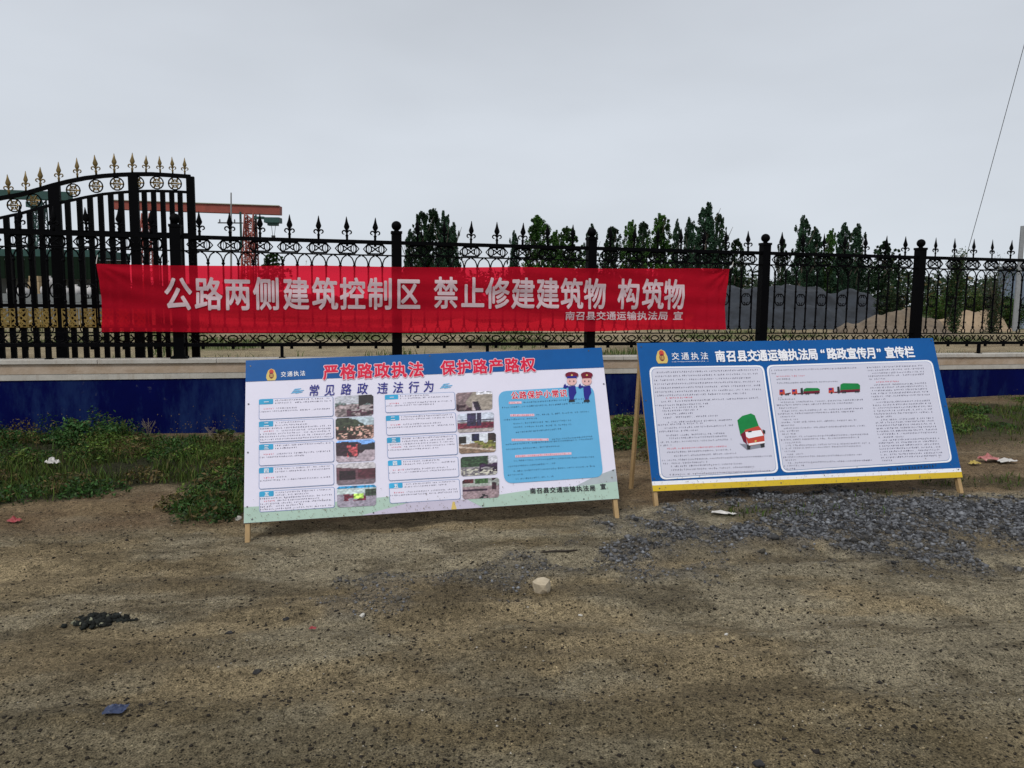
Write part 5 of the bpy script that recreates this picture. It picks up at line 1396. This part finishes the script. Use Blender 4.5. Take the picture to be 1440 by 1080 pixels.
# far hedge belt: one mass of undergrowth
n = 45000
px = RNG.uniform(-120, 1600, n); dp = RNG.uniform(112, 132, n)
X_ = (px - 720) / FPX * dp; Y_ = dp
top = 2.2 + 3.6 * vnoise(X_, Y_ * .2, 5, 81) ** 1.2 + 1.2 * vnoise(X_, Y_, 1.6, 82)
top = top * np.where((px > 560), 1.35, np.where(px < 300, .8, .45))
Z_ = top * RNG.random(n) ** .8
v, f, cc = leaves(X_, Y_, Z_, RNG.uniform(.25, .6, n), gcols(n, (.028, .048, .022), .4)); tag(obj('far_undergrowth', fast_mesh('far_undergrowth', v, f, M_LEAF, cc)), kind='stuff')
# rough grass beyond the fence
n = 60000
y = RNG.uniform(16, 60, n); x = RNG.uniform(-.75, .75, n) * y
keep = (vnoise(x, y, 3.0, 45) + .5 * (vnoise(x, y, .8, 47) - .5) > .62); x, y = x[keep], y[keep]
Pg, Fg, Cg = blades(x, y, RNG.uniform(.06, .28, len(x)), np.full(len(x), .012), gcols(len(x), (.065, .095, .025)), .8)
tag(obj('field_grass', fast_mesh('field_grass', Pg, Fg, M_BLADE, Cg)), kind='stuff')

# ------------------------------------------------------------ red gantry crane
M_CRED = mat('crane_red', (.30, .055, .035), .6, var=.35, vscale=.6); M_CGRN = mat('crane_teal', (.012, .06, .052), .6, var=.3, vscale=.8); M_CYELL = mat('crane_pale', (.35, .36, .28), .7)
M_CDK = mat('crane_dark', (.02, .02, .022), .6)
def lattice(m, a, b, w_, n, r_):
    a, b = Vector(a), Vector(b); d = (b - a); L_ = d.length; d.normalize()
    s1 = d.cross(Vector((0, 1, 0)) if abs(d.y) < .9 else Vector((1, 0, 0))).normalized(); s2 = d.cross(s1)
    cs = [(s1 * i + s2 * j) * w_ / 2 for i, j in ((-1, -1), (1, -1), (1, 1), (-1, 1))]
    for c_ in cs: m.tube([a + c_, b + c_], r_, 4)
    for k in range(n):
        p0, p1 = a + d * (L_ * k / n), a + d * (L_ * (k + 1) / n)
        for q in range(4):
            c0, c1 = cs[q], cs[(q + 1) % 4]
            m.tube([p0 + c0, p1 + c1] if k % 2 else [p0 + c1, p1 + c0], r_ * .6, 4); m.tube([p1 + c0, p1 + c1], r_ * .6, 4)
def box_between(m, p0, p1, h, d_):
    p0, p1 = Vector(p0), Vector(p1); c_ = (p0 + p1) / 2; v = p1 - p0; ang = math.atan2(v.y, v.x); pit = -math.asin(v.z / v.length)
    m.box(c_, (v.length, d_, h), Matrix.Rotation(ang, 3, 'Z') @ Matrix.Rotation(pit, 3, 'Y'))
CD = 115
bA, bB = at(160, 288.5, CD - 2), at(395, 296.5, CD - 2)
base = gpoint(350, CD)
crane = thing('gantry_crane', 'red gantry crane with long beam standing far behind the fence', 'crane', base)
rel = lambda p: Vector(p) - base
m = MB(); box_between(m, rel(bA), rel(bB), 1.25, 1.2); obj('beam', m.mesh('beam', M_CRED), crane)
m = MB(); box_between(m, rel(bA) + Vector((0, -.7, .66)), rel(bB) + Vector((0, -.7, .66)), .10, .25); obj('rail', m.mesh('rail', M_CYELL), crane)
legx = at(352, 300, CD - 2); bt = gpoint(352, CD - 2)
for dy in (-2.2, 2.2):
    m = MB(); lattice(m, rel(Vector((legx.x, legx.y, legx.z - .2))), rel(Vector((bt.x, bt.y + dy, bt.z))), 1.25, 14, .12); obj('leg', m.mesh('leg', M_CRED), crane)
legx2 = at(207, 300, CD - 2); bt2 = gpoint(207, CD - 2)
for dy in (-2.2, 2.2):
    m = MB(); lattice(m, rel(Vector((legx2.x, legx2.y, legx2.z - .2))), rel(Vector((bt2.x, bt2.y + dy, bt2.z))), 1.1, 14, .11); obj('leg', m.mesh('leg', M_CRED), crane)
for q in (bt, bt2):
    m = MB(); m.box(rel(q) + Vector((0, 0, .25)), (1.0, 6.0, .5)); obj('sill_beam', m.mesh('sill_beam', M_CRED), crane)
h0 = at(384, 310, CD - 3); m = MB(); m.box(rel(h0), (2.2, 1.6, .75)); m.box(rel(h0) + Vector((0, 0, -.55)), (1.4, 1.0, .4)); m.box(rel(h0) + Vector((-2.0, 0, .35)), (1.4, .6, .35)); obj('hoist', m.mesh('hoist', M_CGRN), crane)
m = MB()
for dx in (-.25, .35): m.tube([rel(h0) + Vector((dx, 0, -.7)), rel(h0) + Vector((dx * .4, 0, -2.2))], .035, 5)
m.box(rel(h0) + Vector((0, 0, -2.35)), (.5, .3, .4)); obj('hook_block', m.mesh('hook_block', M_CDK), crane)
m = MB(); q0 = at(359.5, 303, CD - 2); q1 = gpoint(360, CD - 2); m.tube([rel(q0), rel(q1)], .11, 6); obj('ladder_pipe', m.mesh('ladder_pipe', M_CDK), crane)
m = MB(); q0 = at(338, 298, CD - 4); m.tube([rel(q0), rel(Vector((q0.x, q0.y, .1)))], .16, 6); obj('cable_pole', m.mesh('cable_pole', M_CGRN), crane)

# green crane at left
CD2 = 88
a, b = at(-70, 271, CD2), at(99, 276.5, CD2); base2 = gpoint(20, CD2)
cr2 = thing('gantry_crane', 'dark green gantry crane beam passing behind the iron gate at left', 'crane', base2); rel2 = lambda p: Vector(p) - base2
m = MB(); box_between(m, rel2(a), rel2(b), .95, 1.0); obj('beam', m.mesh('beam', M_CGRN), cr2)
for px_ in (55, -55):
    q0 = at(px_, 281, CD2); q1 = gpoint(px_, CD2)
    for dy in (-1.6, 1.6):
        m = MB(); lattice(m, rel2(q0), rel2(q1 + Vector((0, dy, 0))), 1.0, 12, .085); obj('leg', m.mesh('leg', M_CGRN), cr2)
q = at(48, 288, CD2 - 1); m = MB(); m.box(rel2(q), (1.3, 1.0, .6)); m.box(rel2(q) + Vector((.2, 0, -.5)), (.8, .6, .4)); obj('hoist', m.mesh('hoist', M_CGRN), cr2)

# utility pole between the cranes' beam and the spearheads
q = gpoint(325, 80); top = at(325, 271, 80)
up = thing('utility_pole', 'thin grey utility pole with crossarms rising above the red crane beam', 'utility pole', q)
m = MB(); m.tube([(0, 0, -.2), Vector((top.x, top.y, top.z)) - q], [.13, .07], 7); obj('pole', m.mesh('pole', mat('grey_concrete', (.22, .22, .22), .9, var=.2)), up)
for pyy, L_ in ((313.5, 2.6),):
    c_ = at(324, pyy, 80) - q; m = MB(); m.box(c_, (L_, .1, .12)); obj('crossarm', m.mesh('crossarm', M_CDK), up)
    for dx in (-1.1, 0.45, 1.1): m = MB(); m.lathe([(.03, 0), (.09, .06), (.05, .16), (.09, .22), (.02, .34)], c_ + Vector((dx, 0, .06)), 6); obj('insulator', m.mesh('insulator', M_CDK), up)
# open shed with dark green roof behind the gate
SD = 62
s0, s1 = at(-90, 351, SD), at(150, 352, SD); base3 = gpoint(30, SD)
shed = thing('open_shed', 'dark green roofed open shed seen through the bars of the gate', 'shed', base3); r3 = lambda p: Vector(p) - base3
M_SHED = mat('dark_green_sheet', (.004, .013, .006), .8, var=.3, vscale=1.5, spec=.1); M_SHEDT = mat('teal_sheet', (.012, .065, .055), .6, var=.3, vscale=1)
m = MB(); zt = s0.z - base3.z; x0, x1 = s0.x - base3.x, s1.x - base3.x
m.box(((x0 + x1) / 2, 1.5, zt - .25), (x1 - x0 + .4, 5, .55)); obj('roof', m.mesh('roof', M_SHEDT), shed)
nrib = 36
me_rib = None
m = MB(); m.box((0, 0, 0), ((x1 - x0) / nrib * .9, .06, 1.75)); me_rib = m.mesh('sheet_panel', M_SHED)
for i in range(nrib): obj('sheet_panel', me_rib, shed, (x0 + (x1 - x0) * (i + .5) / nrib, -1.0 + (.04 if i % 2 else 0), zt - 1.4))
for px_ in (0, .33, .66, 1):
    m = MB(); m.box((x0 + (x1 - x0) * px_, -.9, (zt - .5) / 2 - .1), (.2, .2, zt - .4)); obj('column', m.mesh('column', M_SHED), shed)
m = MB(); m.box(((x0 + x1) / 2, 3.9, (zt - .5) / 2 - .1), (x1 - x0, .15, zt - .4)); obj('back_wall', m.mesh('back_wall', mat('grey_block', (.16, .17, .17), .9, var=.4, vscale=1)), shed)
# sacks and blocks in front of it
M_SACK = mat('white_sack', (.55, .53, .52), .8, var=.3, vscale=2); M_BLK = mat('concrete_yard_block', (.20, .215, .22), .9, var=.35, vscale=1.2); M_TAN = mat('tan_block', (.38, .28, .16), .9, var=.3)
sk = [(18, 408, 'pinkish-white bulging sack, leftmost behind the gate bars'), (33, 410, 'white sack second from the left behind the gate bars'), (69, 396, 'white sack perched high left of the thick gate stile'), (66, 407, 'grey-white sack under the high one behind the gate'),
      (92, 410, 'bluish-white sack just right of the thick gate stile'), (107, 408, 'pale sack between gate stile and banner'), (124, 409, 'pale sack next to the banner edge behind the gate')]
for i, (px_, py_, lab) in enumerate(sk):
    d_ = 50; c_ = at(px_, py_, d_); q = MB()
    hb2 = c_.z
    prof = [(.2, -.30), (.42, -.22), (.46, 0), (.38, .22), (.12, .34), (.16, .42)]
    q.lathe(prof, (0, 0, .3), 10, .7); 
    o = obj('sack', q.mesh('sack', M_SACK, True), None, (c_.x, c_.y, hb2 - .35)); o.rotation_euler = (0, 0, random.uniform(0, 3)); tag(o, lab, 'sack', 'white sacks behind the gate')
a, b = at(-60, 0, 49), at(136, 0, 49); zt2 = at(60, 413, 49).z
x_ = a.x; pf = thing('loading_platform', 'long grey concrete block platform under the sacks behind the gate', 'platform', ((a.x + b.x) / 2, 50, 0))
hgt_ = max(.5, zt2)
for r_ in range(3):
    xx = -(b.x - a.x) / 2
    while xx < (b.x - a.x) / 2:
        m = MB(); m.box((xx + .75, 0, hgt_ * (r_ + .5) / 3), (1.46, 1.6, hgt_ / 3 - .02)); obj('concrete_block', m.mesh('concrete_block', M_BLK), pf); xx += 1.5
# tan container stack
c_ = at(52, 400, 52); m = MB(); m.box((0, 0, .4), (.75, .8, .8)); m.box((0, 0, 1.0), (.65, .7, .36)); o = obj('wooden_crate', m.mesh('wooden_crate', M_TAN), None, (c_.x, c_.y, hgt_)); tag(o, 'tan crate among the white sacks behind the gate', 'crate')

# right edge: leaning concrete pole and grey-blue cabin, guy wire
q = gpoint(1429, 44); top = at(1438.5, 318, 44)
m = MB(); m.tube([(0, 0, -.2), Vector((top.x, top.y, top.z)) - q], [.16, .12], 8)
tag(obj('concrete_pole', m.mesh('concrete_pole', mat('pale_concrete', (.24, .25, .26), .9, var=.2)), None, q), 'pale leaning concrete pole at the right edge behind the fence', 'pole')
q = gpoint(1468, 52); cab = thing('site_cabin', 'grey-blue site cabin cut off by the right edge behind the fence', 'cabin', q)
hh_ = height_at(1460, 375, 52) - q.z
m = MB(); m.box((0.3, 1.5, hh_ / 2 - .1), (3.4, 3, hh_)); obj('wall', m.mesh('wall', mat('cabin_wall', (.20, .25, .33), .7, var=.15)), cab)
m = MB(); m.box((0.3, 1.5, hh_ - .0), (3.8, 3.4, .18)); obj('roof', m.mesh('roof', mat('cabin_roof', (.12, .13, .15), .7)), cab)
m = MB(); m.box((.5, -.02, hh_ * .55), (1.0, .08, .9)); obj('window', m.mesh('window', mat('dark_glass', (.03, .04, .05), .1)), cab)
wa, wb = at(1452, 20, 26), gpoint(1328, 30)
m = MB(); m.tube([wa, (wa + wb) / 2 + Vector((0, 0, -.12)), wb], .011, 5)
tag(obj('guy_wire', m.mesh('guy_wire', M_CDK)), 'thin dark wire slanting down the sky at the right', 'wire')
